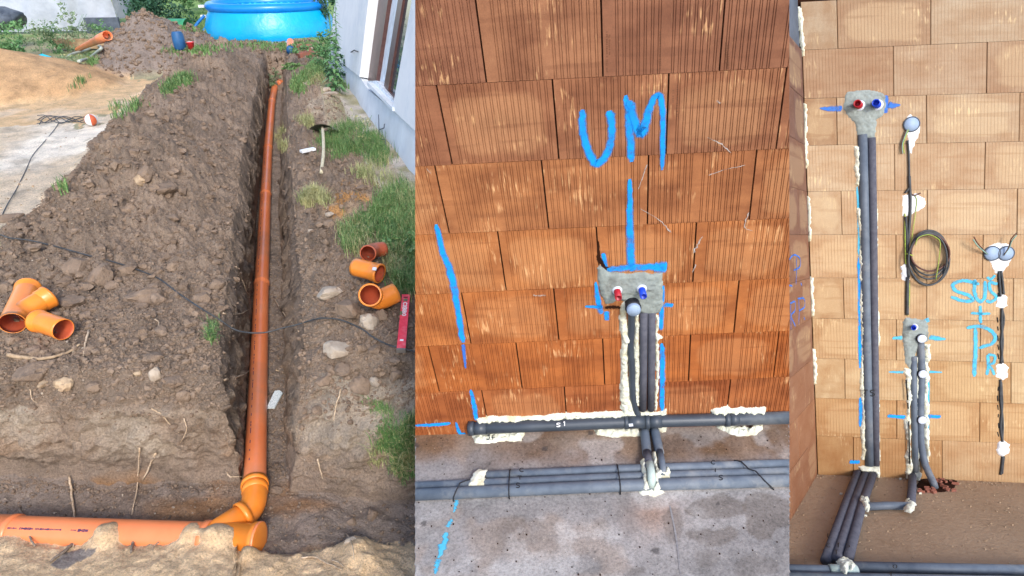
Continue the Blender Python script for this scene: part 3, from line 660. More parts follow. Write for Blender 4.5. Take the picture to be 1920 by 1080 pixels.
foam([(1200, 864), (1207, 860), (1211, 868), (1212, 884), (1215, 894), (1213, 905), (1217, 915), (1208, 916), (1204, 900), (1207, 890), (1204, 880)], FM4, .02, 'knobbly white foam on the left of the pipe crossing', edge=.008)
foam([(1222, 848), (1229, 850), (1232, 868), (1234, 880), (1244, 884), (1252, 876), (1256, 886), (1254, 894), (1240, 895), (1234, 902), (1237, 915), (1228, 918), (1227, 900), (1228, 880), (1223, 864)], FM4, .024, 'knobbly white foam on the right of the pipe crossing', edge=.008)
foam([(1194, 920), (1210, 917), (1225, 914), (1240, 916), (1246, 924), (1236, 928), (1226, 934), (1214, 929), (1203, 929)], FM, .02, 'white foam splash on the slab below the pipe crossing')
for p, w_ in [([(857, 939), (851, 962)], [8, 4]), ([(848, 975), (840, 990)], [5, 8]), ([(838, 1000), (830, 1025), (822, 1048)], [8, 14, 6]), ([(822, 1050), (816, 1078)], [9, 5])]:
    o = ribbon('floor_paint_mark', p, w_, FM, .0055, M['paint_cyan'], None, rough=.5); tag(o, 'faint light blue paint dashes on the concrete near its left edge', 'paint mark', 'blue dashes on the slab')

# ================================================================== RIGHT: pale clay block room corner
PR = pose([-0.1752230667795459, 0.15542337300762196, 0.011547175904218344, 1.7722046032400232, 1.2977615149874808, 3.380645607222599])
DT = nrm(-cam_dir((840 / 1150, 99 / 1150, 1.0)))                # out of the wall, along the side wall
cor = [PR.uv(PR.hit(1500, 0)), PR.uv(PR.hit(1533, 890))]
c0, c1 = PR.at(*cor[0]), PR.at(*cor[1]); fb = PR.hit(1900, 905)
ub = nrm(fb - c1)
fn = nrm(np.cross(ub, -DT)); fn = fn if fn[2] > 0 else -fn
FR = Plane(c1, ub, -DT, fn)
ln_ = nrm(np.cross(DT, nrm(c0 - c1))); ln_ = ln_ if ln_[0] > 0 else -ln_
PL = Plane(c1, DT, nrm(c0 - c1), ln_)
wallR = thing('pale_block_wall', (c1 + fb) / 2, 'pale clay block wall with light blue letters and vertical grey pipes', 'wall')
r_lines = [[(1508.7, 93.8), (1920, 76)], [(1510, 184), (1745, 180), (1920, 172)], [(1512, 272), (1735, 270.5), (1920, 264)], [(1517, 359), (1920, 353.7)], [(1521, 440), (1915, 440)], [(1525, 521), (1920, 522)],
  [(1528, 596.7), (1920, 602)], [(1530, 672), (1920, 680)], [(1528, 746), (1920, 757)], [(1530, 817), (1920, 832)], [(1533, 890), (1900, 905)]]
rj = [[(1569, 0, 1571, 93), (1744.6, 0, 1745, 86)], [(1675, 90, 1676, 181), (1851, 82, 1850, 174)], [(1568.6, 185, 1570, 273), (1737, 181, 1738, 270), (1913, 173, 1911, 264)], [(1677, 273, 1678, 357), (1848, 267, 1846, 354)],
  [(1577, 359, 1579, 441), (1739, 357, 1739, 440), (1908, 354, 1907, 440)], [(1680, 441, 1680.5, 521), (1844, 441, 1842, 522)], [(1581, 521, 1583, 598), (1738, 521, 1737.5, 600), (1901, 522, 1900, 602)], [(1681, 600, 1681, 673), (1839, 602, 1838, 678)],
  [(1584, 673, 1584.6, 747), (1741, 677, 1741, 750), (1896, 679, 1896, 755)], [(1681.7, 750, 1682, 820), (1837.6, 754, 1837, 828)], [(1600, 822, 1600, 893), (1766.7, 828, 1767, 900)]]
vr = [np.poly1d(np.polyfit(*zip(*[PR.uv(PR.hit(*p)) for p in L]), 1)) for L in r_lines]
vr = [vr[0] + .252] + vr
cw = np.poly1d(np.polyfit([cor[0][1], cor[1][1]], [cor[0][0], cor[1][0]], 1))      # corner u as a function of v
flat = lambda: [(0, .05), (0, .0015), (.006, 0), (.994, 0), (1, .0015), (1, .05)]
rtone = [S(133, 109, 82), S(137, 111, 84), S(146, 118, 86), S(163, 137, 105), S(167, 139, 105), S(169, 137, 97), S(174, 146, 107), S(172, 144, 103), S(172, 141, 94), S(171, 133, 82), S(165, 125, 73)]  # upper rows darker: light falloff up the wall put into the colour
for r, J in enumerate(rj):
    us = [(PR.uv(PR.hit(a, b))[0], PR.uv(PR.hit(c, d))[0]) for a, b, c, d in J]
    us.insert(0, (cw(vr[r](0)) + .002, cw(vr[r + 1](0)) + .002))
    while us[-1][0] < 1.35: us.append((us[-1][0] + .46, us[-1][1] + .46))
    for k in range(len(us) - 1):
        (a0, a1), (b0, b1) = us[k], us[k + 1]; g = .0018; h = .0008
        q = [(a0 + g, vr[r](a0) - h), (b0 - g, vr[r](b0) - h), (b1 - g, vr[r + 1](b1) + h), (a1 + g, vr[r + 1](a1) + h)]
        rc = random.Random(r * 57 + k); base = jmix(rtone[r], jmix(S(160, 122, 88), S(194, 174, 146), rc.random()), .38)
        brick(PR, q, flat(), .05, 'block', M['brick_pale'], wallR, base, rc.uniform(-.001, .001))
MB().box(PR.at(.6, -1.15, -.055), PR.u, PR.v, PR.n, .85, 1.5, .04).obj('wall_core', M['mortar_dark'], wallR)
# side wall
wallS = thing('side_block_wall', c1 + DT * .3, 'shaded clay block side wall with deep blue letters P and RP', 'wall')
HT = np.linalg.norm(c0 - c1)
ys = [PL.uv(PR.hit(x, y))[1] for x, y in [(1508.7, 93.8), (1510, 184), (1512, 272), (1517, 359), (1521, 440), (1525, 521), (1528, 596.7), (1530, 672), (1531, 746), (1532, 817), (1533, 890)]]
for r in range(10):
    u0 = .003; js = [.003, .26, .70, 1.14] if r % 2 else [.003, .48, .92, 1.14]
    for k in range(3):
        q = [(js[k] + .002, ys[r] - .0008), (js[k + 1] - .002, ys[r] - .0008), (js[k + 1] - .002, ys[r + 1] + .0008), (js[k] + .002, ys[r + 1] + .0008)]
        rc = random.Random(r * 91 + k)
        brick(PL, q, flat(), .05, 'block', M['brick_pale'], wallS, jmix(S(104, 76, 66), S(140, 98, 70), min(1, r / 9 + rc.uniform(-.15, .15)) if r else 0), rc.uniform(-.001, .001))  # shade of this side wall put into darker block colours, deepest at top
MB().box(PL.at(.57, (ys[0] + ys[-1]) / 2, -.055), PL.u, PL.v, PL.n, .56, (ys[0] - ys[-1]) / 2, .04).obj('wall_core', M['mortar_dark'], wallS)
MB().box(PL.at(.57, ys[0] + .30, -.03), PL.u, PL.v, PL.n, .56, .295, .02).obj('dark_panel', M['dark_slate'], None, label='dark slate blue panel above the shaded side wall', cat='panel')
# screed floor
q = [FR.at(a, b) for a, b in [(-.02, .02), (1.5, .02), (1.5, -1.75), (-.02, -1.75)]]
MB().add(q + [p - FR.n * .1 for p in q], [(0, 1, 2, 3), (7, 6, 5, 4), (0, 4, 5, 1), (1, 5, 6, 2), (2, 6, 7, 3), (3, 7, 4, 0)]).obj('floor', M['floor_right'], kind='structure')
def pr(pts, w_, mat='paint_cyan', pl=PR, par=wallR, name='painted_letter', off=.0015): return ribbon(name, pts, w_ if hasattr(w_, '__len__') else w_ * .66, pl, off, M[mat], par)
pr([(1836, 533), (1808, 526), (1787, 533), (1792, 545), (1815, 553), (1824, 563), (1805, 564), (1783, 556)], 8)
pr([(1828, 524), (1827, 548), (1836, 565), (1846, 557), (1847, 527)], 8); pr([(1870, 533), (1856, 530), (1857, 545), (1868, 557), (1858, 566), (1849, 563)], 7); pr([(1851, 519), (1857, 524), (1866, 516)], 6)
pr([(1838, 573), (1838, 590), (1839, 606)], 7); pr([(1820, 587), (1838, 588), (1857, 588)], 6)
pr([(1829, 615), (1829, 660), (1826, 706)], 9); pr([(1812, 614), (1840, 612), (1863, 625), (1862, 642), (1835, 652)], 8, off=.0022)
pr([(1852, 665), (1853, 685), (1850, 703)], 7); pr([(1852, 664), (1865, 668), (1863, 680), (1854, 684), (1860, 692), (1864, 703)], 6, off=.0022)
for p, w_, mt in [([(1537, 203), (1560, 204), (1579, 203)], [3, 9, 9], 'paint_deep'), ([(1665, 197), (1675, 198), (1688, 197)], [11, 8, 3], 'paint_deep'), ([(1661, 179), (1660, 212)], [7, 8], 'paint_deep'),
    ([(1607, 350), (1611, 420), (1611, 480)], [3, 5, 6], 'paint_cyan'), ([(1611, 480), (1612, 600), (1613, 690)], [6, 5, 6], 'paint_blue'), ([(1614, 745), (1613, 800)], [6, 5], 'paint_blue'), ([(1593, 866), (1612, 866)], [6, 6], 'paint_blue'), ([(1644, 848), (1645, 868)], [4, 4], 'paint_blue'),
    ([(1673, 634), (1692, 633)], [4, 7], 'paint_cyan'), ([(1742, 632), (1758, 635), (1773, 636)], [8, 7, 3], 'paint_cyan'), ([(1666, 697), (1694, 698)], [2, 5], 'paint_cyan'), ([(1742, 697), (1766, 698)], [4, 2], 'paint_cyan'),
    ([(1664, 780), (1698, 782)], [5, 6], 'paint_blue'), ([(1738, 781), (1764, 781)], [6, 5], 'paint_blue'), ([(1741, 700), (1740, 800), (1740, 840)], [3, 4, 3], 'paint_cyan'), ([(1736, 597), (1740, 604)], [8, 6], 'paint_cyan')]:
    pr(p, w_, mt, name='paint_mark')
for pts, w_ in [([(1479, 487), (1488, 478), (1499, 484), (1499, 500), (1488, 507)], 5), ([(1493, 482), (1493, 510), (1492, 534)], 5), ([(1501, 531), (1503, 535)], 6), ([(1479, 535), (1485, 536)], 5),
    ([(1482, 570), (1482, 590), (1483, 618)], 5), ([(1481, 569), (1490, 566), (1490, 582), (1483, 592), (1491, 612)], 5), ([(1497, 560), (1498, 585), (1497, 608)], 5), ([(1495, 560), (1507, 560), (1508, 575), (1498, 583)], 5), ([(1507, 595), (1509, 599)], 6)]:
    pr(pts, w_, 'paint_deep', PL, wallS)
for k, (p, w_) in enumerate([([(1499, 14), (1503, 60), (1506, 106)], 7), ([(1510, 195), (1510, 250), (1512, 316)], 6), ([(1516, 368), (1518, 410), (1519, 453)], 5), ([(1522, 520), (1523, 560), (1524, 592)], 6), ([(1525, 655), (1528, 690), (1528, 720)], 7)]):
    wd = ['top', 'second', 'third', 'fourth', 'lowest'][k]
    foam(strip(p, w_, w_, .4), PR, .01, f'white foam bead in the room corner, {wd} from the ceiling', cell=.0055, edge=.01)
def ddir(p): return DT
cem1 = blob('cement_patch', [(1584, 180), (1590, 172), (1620, 169), (1650, 172), (1660, 180), (1661, 200), (1656, 215), (1643, 226), (1642, 245), (1638, 268), (1631, 270), (1622, 255), (1616, 266), (1610, 258), (1605, 242), (1602, 230), (1590, 218), (1582, 204)], PR, .012, M['cement'], None, .005, .3, edge=.03, label='grey cement patch at the top of the pale wall with red and blue plugs', cat='cement patch')
stub(1611, 198, .020, .075, 'stub_red', PR, DT, 'pipe_plug', 'red pipe plug in the cement patch high on the pale wall')
stub(1645, 197, .020, .075, 'stub_blue', PR, DT, 'pipe_plug', 'blue pipe plug in the cement patch high on the pale wall')
for nm, pts, r, mt in [('left', [(1617, 252), (1621, 420), (1624, 600), (1627, 740), (1630, 872)], .0245, 'pipe_foam2'), ('right', [(1634, 258), (1637, 420), (1639, 600), (1641, 740), (1642, 872)], .0215, 'pipe_foam')]:
    t = tube('riser_pipe', [PR.hit(*q, .002) for q in pts], r, M[mt], None, 16, label=f'{nm} one of the two tall grey pipes rising to the high cement patch', cat='pipe', group='tall riser pipes')
for ch, x in (('T', 1623), ('S', 1636)):
    letter('marker_letter', ch, x, 737, 8, 11, Plane(PR.at(0, 0, .03), PR.u, PR.v, PR.n), 0, M['black'], 1.6, wallR)
for p, w_, lb in [([(1606, 274), (1608, 320), (1608, 350)], 8, 'short upper white foam strip left of the tall pipes'), ([(1610, 390), (1615, 500), (1616, 600), (1618, 740), (1619, 862)], 7, 'long white foam strip left of the tall pipes'),
    ([(1637, 315), (1641, 420), (1642, 520), (1644, 600), (1643, 700), (1644, 800), (1645, 864)], 8, 'long white foam strip right of the tall pipes'), ([(1632, 770), (1633, 810), (1634, 864)], 5, 'white foam between the tall pipes near the floor'),
    ([(1702, 690), (1704, 740), (1702, 800), (1706, 885)], 12, 'white foam strip left of the low twin pipes'), ([(1738, 645), (1737, 700), (1736, 760), (1738, 820), (1739, 866)], 9, 'white foam strip right of the low twin pipes'), ([(1719, 668), (1720, 740), (1720, 800), (1722, 884)], 5, 'thin white foam strip between the low twin pipes')]:
    foam(strip(p, w_, w_, .65), PR, .013, lb, cell=.004, edge=.012)
# junction boxes, cables and coil
def box_round(px, py, lab):
    p = PR.hit(px, py, .003); t = thing('junction_box', p, lab, 'junction box', 'round junction boxes')
    lathe('rim', p, p + PR.n, [(0, .043), (.007, .042), (.007, .037), (.001, .036)], M['dark_slate'], t, 24)
    lathe('lid', p, p + PR.n, [(.002, .037), (.006, .036), (.006, 0)], M['cap_grey'], t, 24); return t
def plaster(poly, lb, h=.004): return blob('plaster_patch', poly, PR, h, M['white_plastic'], None, .005, .3, edge=.02, label=lb, cat='plaster patch', group='white plaster patches')
plaster([(1696, 225), (1706, 214), (1722, 222), (1724, 240), (1722, 258), (1713, 272), (1709, 288), (1703, 286), (1704, 262), (1700, 246)], 'white plaster round the upper junction box')
box_round(1709, 233, 'single round junction box near the top of the pale wall')
plaster([(1692, 366), (1716, 362), (1734, 372), (1736, 386), (1722, 396), (1706, 404), (1692, 406)], 'pale plaster smear where the black cables cross')
plaster([(1689, 500), (1696, 494), (1704, 500), (1706, 524), (1700, 530), (1690, 524)], 'small white plaster patch left of the cable coil')
plaster([(1850, 464), (1868, 455), (1888, 457), (1899, 466), (1899, 484), (1890, 498), (1880, 512), (1866, 514), (1858, 496), (1850, 482)], 'white plaster round the pair of junction boxes')
plaster([(1868, 557), (1880, 552), (1889, 556), (1889, 574), (1880, 580), (1868, 576)], 'upper white plaster dab on the right cable')
plaster([(1868, 684), (1880, 679), (1891, 688), (1890, 708), (1880, 714), (1868, 706)], 'middle white plaster dab on the right cable')
plaster([(1870, 830), (1882, 825), (1893, 834), (1892, 848), (1880, 857), (1869, 848)], 'lowest white plaster dab on the right cable', .012)
box_round(1860, 475, 'left one of the paired junction boxes above the letters'); box_round(1886, 475, 'right one of the paired junction boxes above the letters')
def wire(pts, r, mat, lab=None, cat=None, off=.008, par=None, name='cable', group=None, seg=8, n=6):
    return tube(name, [PR.hit(x, y, off + (q[0] if q else 0)) for x, y, *q in spline([p if len(p) > 2 else (*p, 0) for p in pts], n)], r, M[mat], par, seg, label=lab, cat=cat, group=group)
tw = thing('wire_tail', PR.hit(1697, 250, 0), 'thin wires hanging from the single junction box', 'wire')
for dx, mt in ((0, 'wire_brown'), (1.6, 'wire_teal'), (3.5, 'cable_green')): wire([(1700 + dx, 243), (1694 + dx, 258), (1690 + dx, 272), (1690 + dx * 1.6, 288)], .0022, mt, par=tw, name='wire', off=.012)
tw = thing('wire_tail', PR.hit(1840, 462, 0), 'brown and green wires sticking out left of the paired junction boxes', 'wire')
for a, mt in ((0, 'wire_brown'), (5, 'wire_teal')): wire([(1826 - a * .3, 444 + a, .05), (1833, 456 + a, .04), (1842, 466 + a * .6, .02), (1852, 477, 0)], .003, mt, par=tw, name='wire', off=.012)
tw = thing('wire_tail', PR.hit(1897, 455, 0), 'brown and green wires sticking up right of the paired junction boxes', 'wire')
for a, mt in ((0, 'wire_brown'), (4, 'wire_teal')): wire([(1906, 437 + a, .05), (1896 + a * .3, 448 + a, .04), (1891 + a * .4, 464, .02), (1882, 479, 0)], .003, mt, par=tw, name='wire', off=.012)
cb = thing('cable_run', PR.hit(1702, 590, 0), 'black cables running down the pale wall beside the coil', 'cable')
for pts, r, mt in [([(1702, 263), (1704, 290), (1705, 330), (1705, 358)], .005, 'cable_black'), ([(1705, 330), (1706, 352), (1707, 376), (1706, 410), (1703, 450), (1702, 500)], .0075, 'cable_black'), ([(1698, 406), (1700, 440), (1702, 480), (1704, 520)], .007, 'cable_black'),
    ([(1697, 362), (1703, 355), (1706, 350)], .005, 'cable_black'), ([(1708, 364), (1716, 366), (1726, 362)], .004, 'wire_brown'), ([(1716, 366), (1719, 378), (1715, 410), (1706, 470)], .002, 'cable_green'), ([(1697, 400), (1697, 450), (1698, 495)], .003, 'cable_green'),
    ([(1702, 520), (1701, 560), (1701, 590)], .009, 'cable_black'), ([(1705, 530), (1705, 560), (1702, 592)], .0025, 'cable_green')]: wire(pts, r, mt, par=cb, name='cable')
cl = thing('cable_coil', PR.hit(1741, 530, 0), 'coil of dark cable hanging on the pale wall', 'cable coil')
for i, (cx, cy, rx, ry) in enumerate([(1742, 483, 38, 51), (1742, 479, 36, 44), (1743, 477, 35, 39), (1744, 474, 36, 34), (1740, 486, 36, 49)]):
    pts = [(cx + rx * math.cos(a + i) * (1 + .02 * math.sin(3 * a + i)), cy + ry * math.sin(a + i), .008 * math.sin(a * 2 + i)) for a in np.linspace(0, 2 * math.pi, 28)]
    wire(pts, .0052, 'cable_black' if i != 3 else 'wire_brown', off=.018 + .006 * i, par=cl, name='loop', n=2)
wire([(1716, 460), (1722, 446), (1740, 440), (1756, 446), (1763, 456), (1760, 490), (1755, 524)], .0022, 'cable_green', off=.05, par=cl, name='tie_wire'); wire([(1700, 476), (1708, 478), (1712, 480)], .003, 'cable_green', off=.04, par=cl, name='tie_wire')
cr = thing('cable_run', PR.hit(1877, 890, 0), 'dark cable strand running down beside the painted letters', 'cable')
for pts in [[(1873, 508), (1874, 530), (1876, 556)], [(1877, 508), (1880, 530), (1882, 552)], [(1879, 578), (1878, 610), (1880, 640), (1877, 682)], [(1876, 712), (1876, 750), (1880, 790), (1879, 828)], [(1879, 580), (1882, 600), (1877, 640), (1880, 680)], [(1877, 716), (1879, 760), (1876, 800), (1880, 828)], [(1880, 856), (1878, 875), (1876, 890)], [(1882, 856), (1880, 872), (1879, 888)]]: wire(pts, .0062, 'cable_black', par=cr, name='cable', off=.004)
for a, b in ((595, 675), (725, 820), (515, 550)):
    for y in range(a, b, 17): wire([(1871 + random.uniform(-1, 1), y), (1872 + random.uniform(-1, 1), y + random.uniform(6, 11))], .0028, 'black', par=cr, name='groove_edge', off=.001)
# second cement patch and its pipes
blob('cement_patch', [(1693, 604), (1698, 594), (1712, 597), (1738, 600), (1741, 620), (1740, 640), (1730, 642), (1718, 660), (1714, 680), (1706, 694), (1698, 682), (1695, 655), (1692, 630)], PR, .010, M['cement'], None, .005, .3, edge=.02, label='grey cement patch low on the pale wall with one blue plug', cat='cement patch')
stub(1714, 613, .0135, .05, 'stub_blue', PR, DT, 'pipe_plug', 'single blue pipe plug in the lower cement patch')
t = thing('waste_pipe', PR.hit(1745, 900, 0), 'grey waste pipe with three round outlets bending into the hole in the floor', 'pipe')
tube('pipe', [PR.hit(*q, .004) for q in spline([(1726, 640), (1728, 700), (1726, 760), (1726, 820), (1730, 852)], 5)] + [PR.hit(1735, 872, .03), PR.hit(1742, 888, .06), FR.hit(1750, 905, .03), FR.hit(1753, 915, .0)], .0195, M['pipe_foam2'], t, 16)
for (x, y) in ((1726, 634), (1728, 700), (1727, 786)):
    p = PR.hit(x, y, .01)
    s_ = lathe('outlet', p, p + PR.n, [(0, .0265), (.016, .0265), (.016, .0245), (.010, .0245)], M['rubber'], t, 22)
    lathe('outlet_cap', p, p + PR.n, [(.008, .0250), (.019, .0243), (.021, .021), (.021, 0)], M['steel_cap'], t, 22)
tube('insulated_pipe', [PR.hit(*q, .002) for q in [(1713, 668), (1713, 740), (1715, 810), (1716, 884)]], .0175, M['pipe_foam2'], None, 14, label='straight insulated pipe left of the waste pipe with round outlets', cat='pipe')
for p in [([(1699, 712), (1702, 750)]), ([(1704, 790), (1706, 870)]), ([(1702, 756), (1703, 766)])]: wire(p, .004, 'black', par=cb, name='groove_edge', off=.022)
# floor pipes
def ftube(pts, r, lab, mat='pipe_foam', off=None, name='floor_pipe', group='floor pipes of the pale room'):
    return tube(name, [FR.hit(*q, r if off is None else off) for q in pts], r, M[mat], None, 16, label=lab, cat='pipe', group=group)
ftube([(1612, 875), (1585, 948), (1548, 1052)], .0225, 'left one of three dark grey pipes running from the wall across the brown floor')
ftube([(1625, 884), (1600, 948), (1567, 1052)], .0225, 'middle one of three dark grey pipes running from the wall across the brown floor')
ftube([(1638, 886), (1615, 950), (1590, 1048)], .0225, 'right one of three dark grey pipes running from the wall across the brown floor')
ftube([(1622, 950), (1665, 948), (1706, 949)], .0215, 'short cross pipe between two white foam knots on the brown floor', 'pipe_foam2')
ftube([(1711, 884), (1710, 915), (1708, 946)], .0215, 'short dark pipe from the wall to the foam knot on the brown floor')
fs = Plane(FR.at(0, 0, .03), FR.u, FR.v, FR.n)
for x, y, ch in ((1556, 1004, 'L'), (1572, 1022, 'T'), (1590, 1022, 'S'), (1553, 1022, 'C'), (1568, 1035, 'T')): letter('marker_letter', ch, x, y, 7, 8, Plane(FR.at(0, 0, .047), FR.u, FR.v, FR.n), 0, M['black'], 1.5, wallR)
foam([(1610, 876), (1616, 873), (1640, 875), (1649, 872), (1650, 892), (1642, 894), (1636, 884), (1622, 884), (1614, 882)], PR, .03, 'white foam where the tall pipes meet the floor', cell=.006)
foam([(1697, 882), (1712, 886), (1722, 880), (1728, 890), (1722, 902), (1700, 897)], PR, .03, 'white foam where the low twin pipes meet the floor', cell=.006)
foam([(1610, 940), (1616, 934), (1622, 938), (1628, 936), (1631, 950), (1628, 958), (1620, 956), (1614, 948)], fs, .025, 'white foam knot on the three dark floor pipes', cell=.006)
foam([(1697, 938), (1704, 934), (1716, 944), (1715, 954), (1706, 960), (1697, 957)], fs, .012, 'white foam knot at the end of the cross pipe', cell=.006)
t = thing('front_pipe_pair', FR.hit(1750, 1070, 0), 'grey horizontal pipes lying across the front edge of the brown floor', 'pipe')
for dy, x0, x1, mt in ((1068, 1440, 1608, 'pipe_foam2'), (1063, 1595, 1990, 'pipe_foam2'), (1082, 1440, 1990, 'pipe_foam2')):
    tube('pipe', [FR.hit(x0, dy, .024), FR.hit(x1, dy + (x1 - x0) * .02, .024)], .0235, M[mt], t, 18)
tube('pale_sleeve', [FR.hit(1556, 1070, .03), FR.hit(1606, 1071, .03)], .027, M['pipe_light'], t, 18)
for ch, x in (('O', 1678), ('T', 1671)): letter('marker_letter', ch, x, 1062 if ch == 'O' else 1076, 7, 7, Plane(FR.at(0, 0, .05), FR.u, FR.v, FR.n), 0, M['black'], 1.4, t)
foam([(1570, 1052), (1582, 1044), (1590, 1048), (1604, 1060), (1598, 1068), (1592, 1060), (1586, 1075), (1580, 1068), (1576, 1060)], Plane(FR.at(0, 0, .055), FR.u, FR.v, FR.n), .012, 'white foam flakes on the front pipes', cell=.006)
# broken-out hole beside the waste pipe
blob('floor_hole', [(1716, 912), (1724, 900), (1742, 892), (1762, 886), (1780, 893), (1796, 903), (1790, 916), (1770, 923), (1735, 923)], FR, .004, M['mortar_dark'], None, .006, .3, edge=.02, kind='structure')
for k in range(26):
    x = random.uniform(1722, 1792); y = 900 + random.uniform(-9, 20) if x > 1755 else 915 + random.uniform(0, 7)
    p = FR.hit(x, y, .008); e = random.uniform(.006, .018); a = random.uniform(0, 3)
    MB().box(p, nrm(FR.u * math.cos(a) + FR.v * math.sin(a)), nrm(FR.v * math.cos(a) - FR.u * math.sin(a) + FR.n * .3), FR.n, e, e * .6, e * .5).obj('broken_chip', M['brick_rubble'], None, label='broken brown chip lying at the hole round the waste pipe', cat='chip', group='chips at the floor hole')
for x, y in ((1577, 926), (1688, 898), (1623, 967), (1726, 925)):
    p = FR.hit(x, y, .003); MB().box(p, FR.u, FR.v, FR.n, .007, .006, .005).obj('foam_crumb', M['foam'], None, label='small white foam crumb on the brown floor', cat='crumb', group='crumbs on the brown floor')

pos = [FR.at(random.uniform(.0, 1.3), random.uniform(-1.4, -.03), .002) for _ in range(320)]
pos += [FR.at(random.uniform(.0, 1.3), random.uniform(-.07, -.005), .002) for _ in range(160)]
mb = MB()
for q in pos:
    e = random.uniform(.0012, .0042); a = random.uniform(0, 3); mb.box(q, FR.u * math.cos(a) + FR.v * math.sin(a), nrm(FR.v * math.cos(a) - FR.u * math.sin(a)), FR.n, e, e * random.uniform(.4, 1), e * .6)
mb.obj('floor_grit', M['tan_stone'], kind='stuff', label='fine grit scattered on the brown floor')
mb = MB()
for _ in range(260):
    q = FM.at(random.uniform(-.5, 1.1), random.uniform(-.8, -.01), .004)
    if not 784 < proj(q)[0] < 1474: continue
    e = random.uniform(.0008, .0026); mb.box(q, FM.u, FM.v, FM.n, e, e * random.uniform(.5, 1.4), e * .5)
mb.obj('floor_grit', M['mortar_dark'], kind='stuff', label='tiny dark crumbs scattered on the grey slab')

# ================================================================== LEFT: garden with the pipe trench
LX, LY = .297, -.137                                              # the trench sides lean a little
PZ = [(478, 900, -.685), (490.5, 530, -.685), (498, 364, -.67), (502.5, 277, -.63), (510, 190, -.51), (516, 160, -.45)]
_pp = [onz(*q) for q in PZ]
_c = np.poly1d(np.polyfit([q[1] - LY * z[2] for q, z in zip(_pp, PZ)], [q[0] - LX * z[2] for q, z in zip(_pp, PZ)], 2))
def axis_z(y): return np.interp(y, [q[1] for q in _pp], [z[2] for z in PZ])
_d = _c.deriv()
def cen(y): y = np.asarray(y, float); return np.where(y < 1.5, _c(1.5) + _d(1.5) * (y - 1.5), np.where(y > 16, _c(16) + _d(16) * (y - 16), _c(y)))
TL, TR, TD = -.205, .205, -.75
TEND = 13.4
edge_px = [(-200, 1030), (0, 1024), (60, 1020), (90, 1027), (115, 1018), (150, 1030), (175, 1032), (250, 1030), (300, 1034), (340, 1022), (372, 1018), (410, 1020), (440, 1030), (470, 1046), (510, 1052), (532, 1038), (545, 1060), (600, 1072), (640, 1068), (700, 1056), (735, 1036), (778, 1046), (900, 1050)]
ep = A([onz(x, y, -.72)[:2] for x, y in edge_px])
def heap(s, y, cs, cy, rs, ry, h, p=1.3):
    r = np.sqrt(((s - cs) / rs) ** 2 + ((y - cy) / ry) ** 2); r = r + .10 * vn(s * 1.7, y * 1.7, 4.4)
    return h * np.clip(1 - np.clip(r, 0, 2) ** p, 0, 1) ** .9
def in_heaps(s, y):
    x = s + cen(y)
    a = heap(x, y, -8.45, 10.4, 1.9, 1.5, .64); b = heap(x, y, -6.98, 12.7, 1.08, 1.4, 1.0, 1.05)
    return a, b
def ycs(s):
    q = np.clip(s, -4, 3); return 2.33 - .055 * (q - 1.25) + .05 * vn(q * 4, 7.7, 1.1) + .02 * vn(q * 14, 2.2, 3.3)
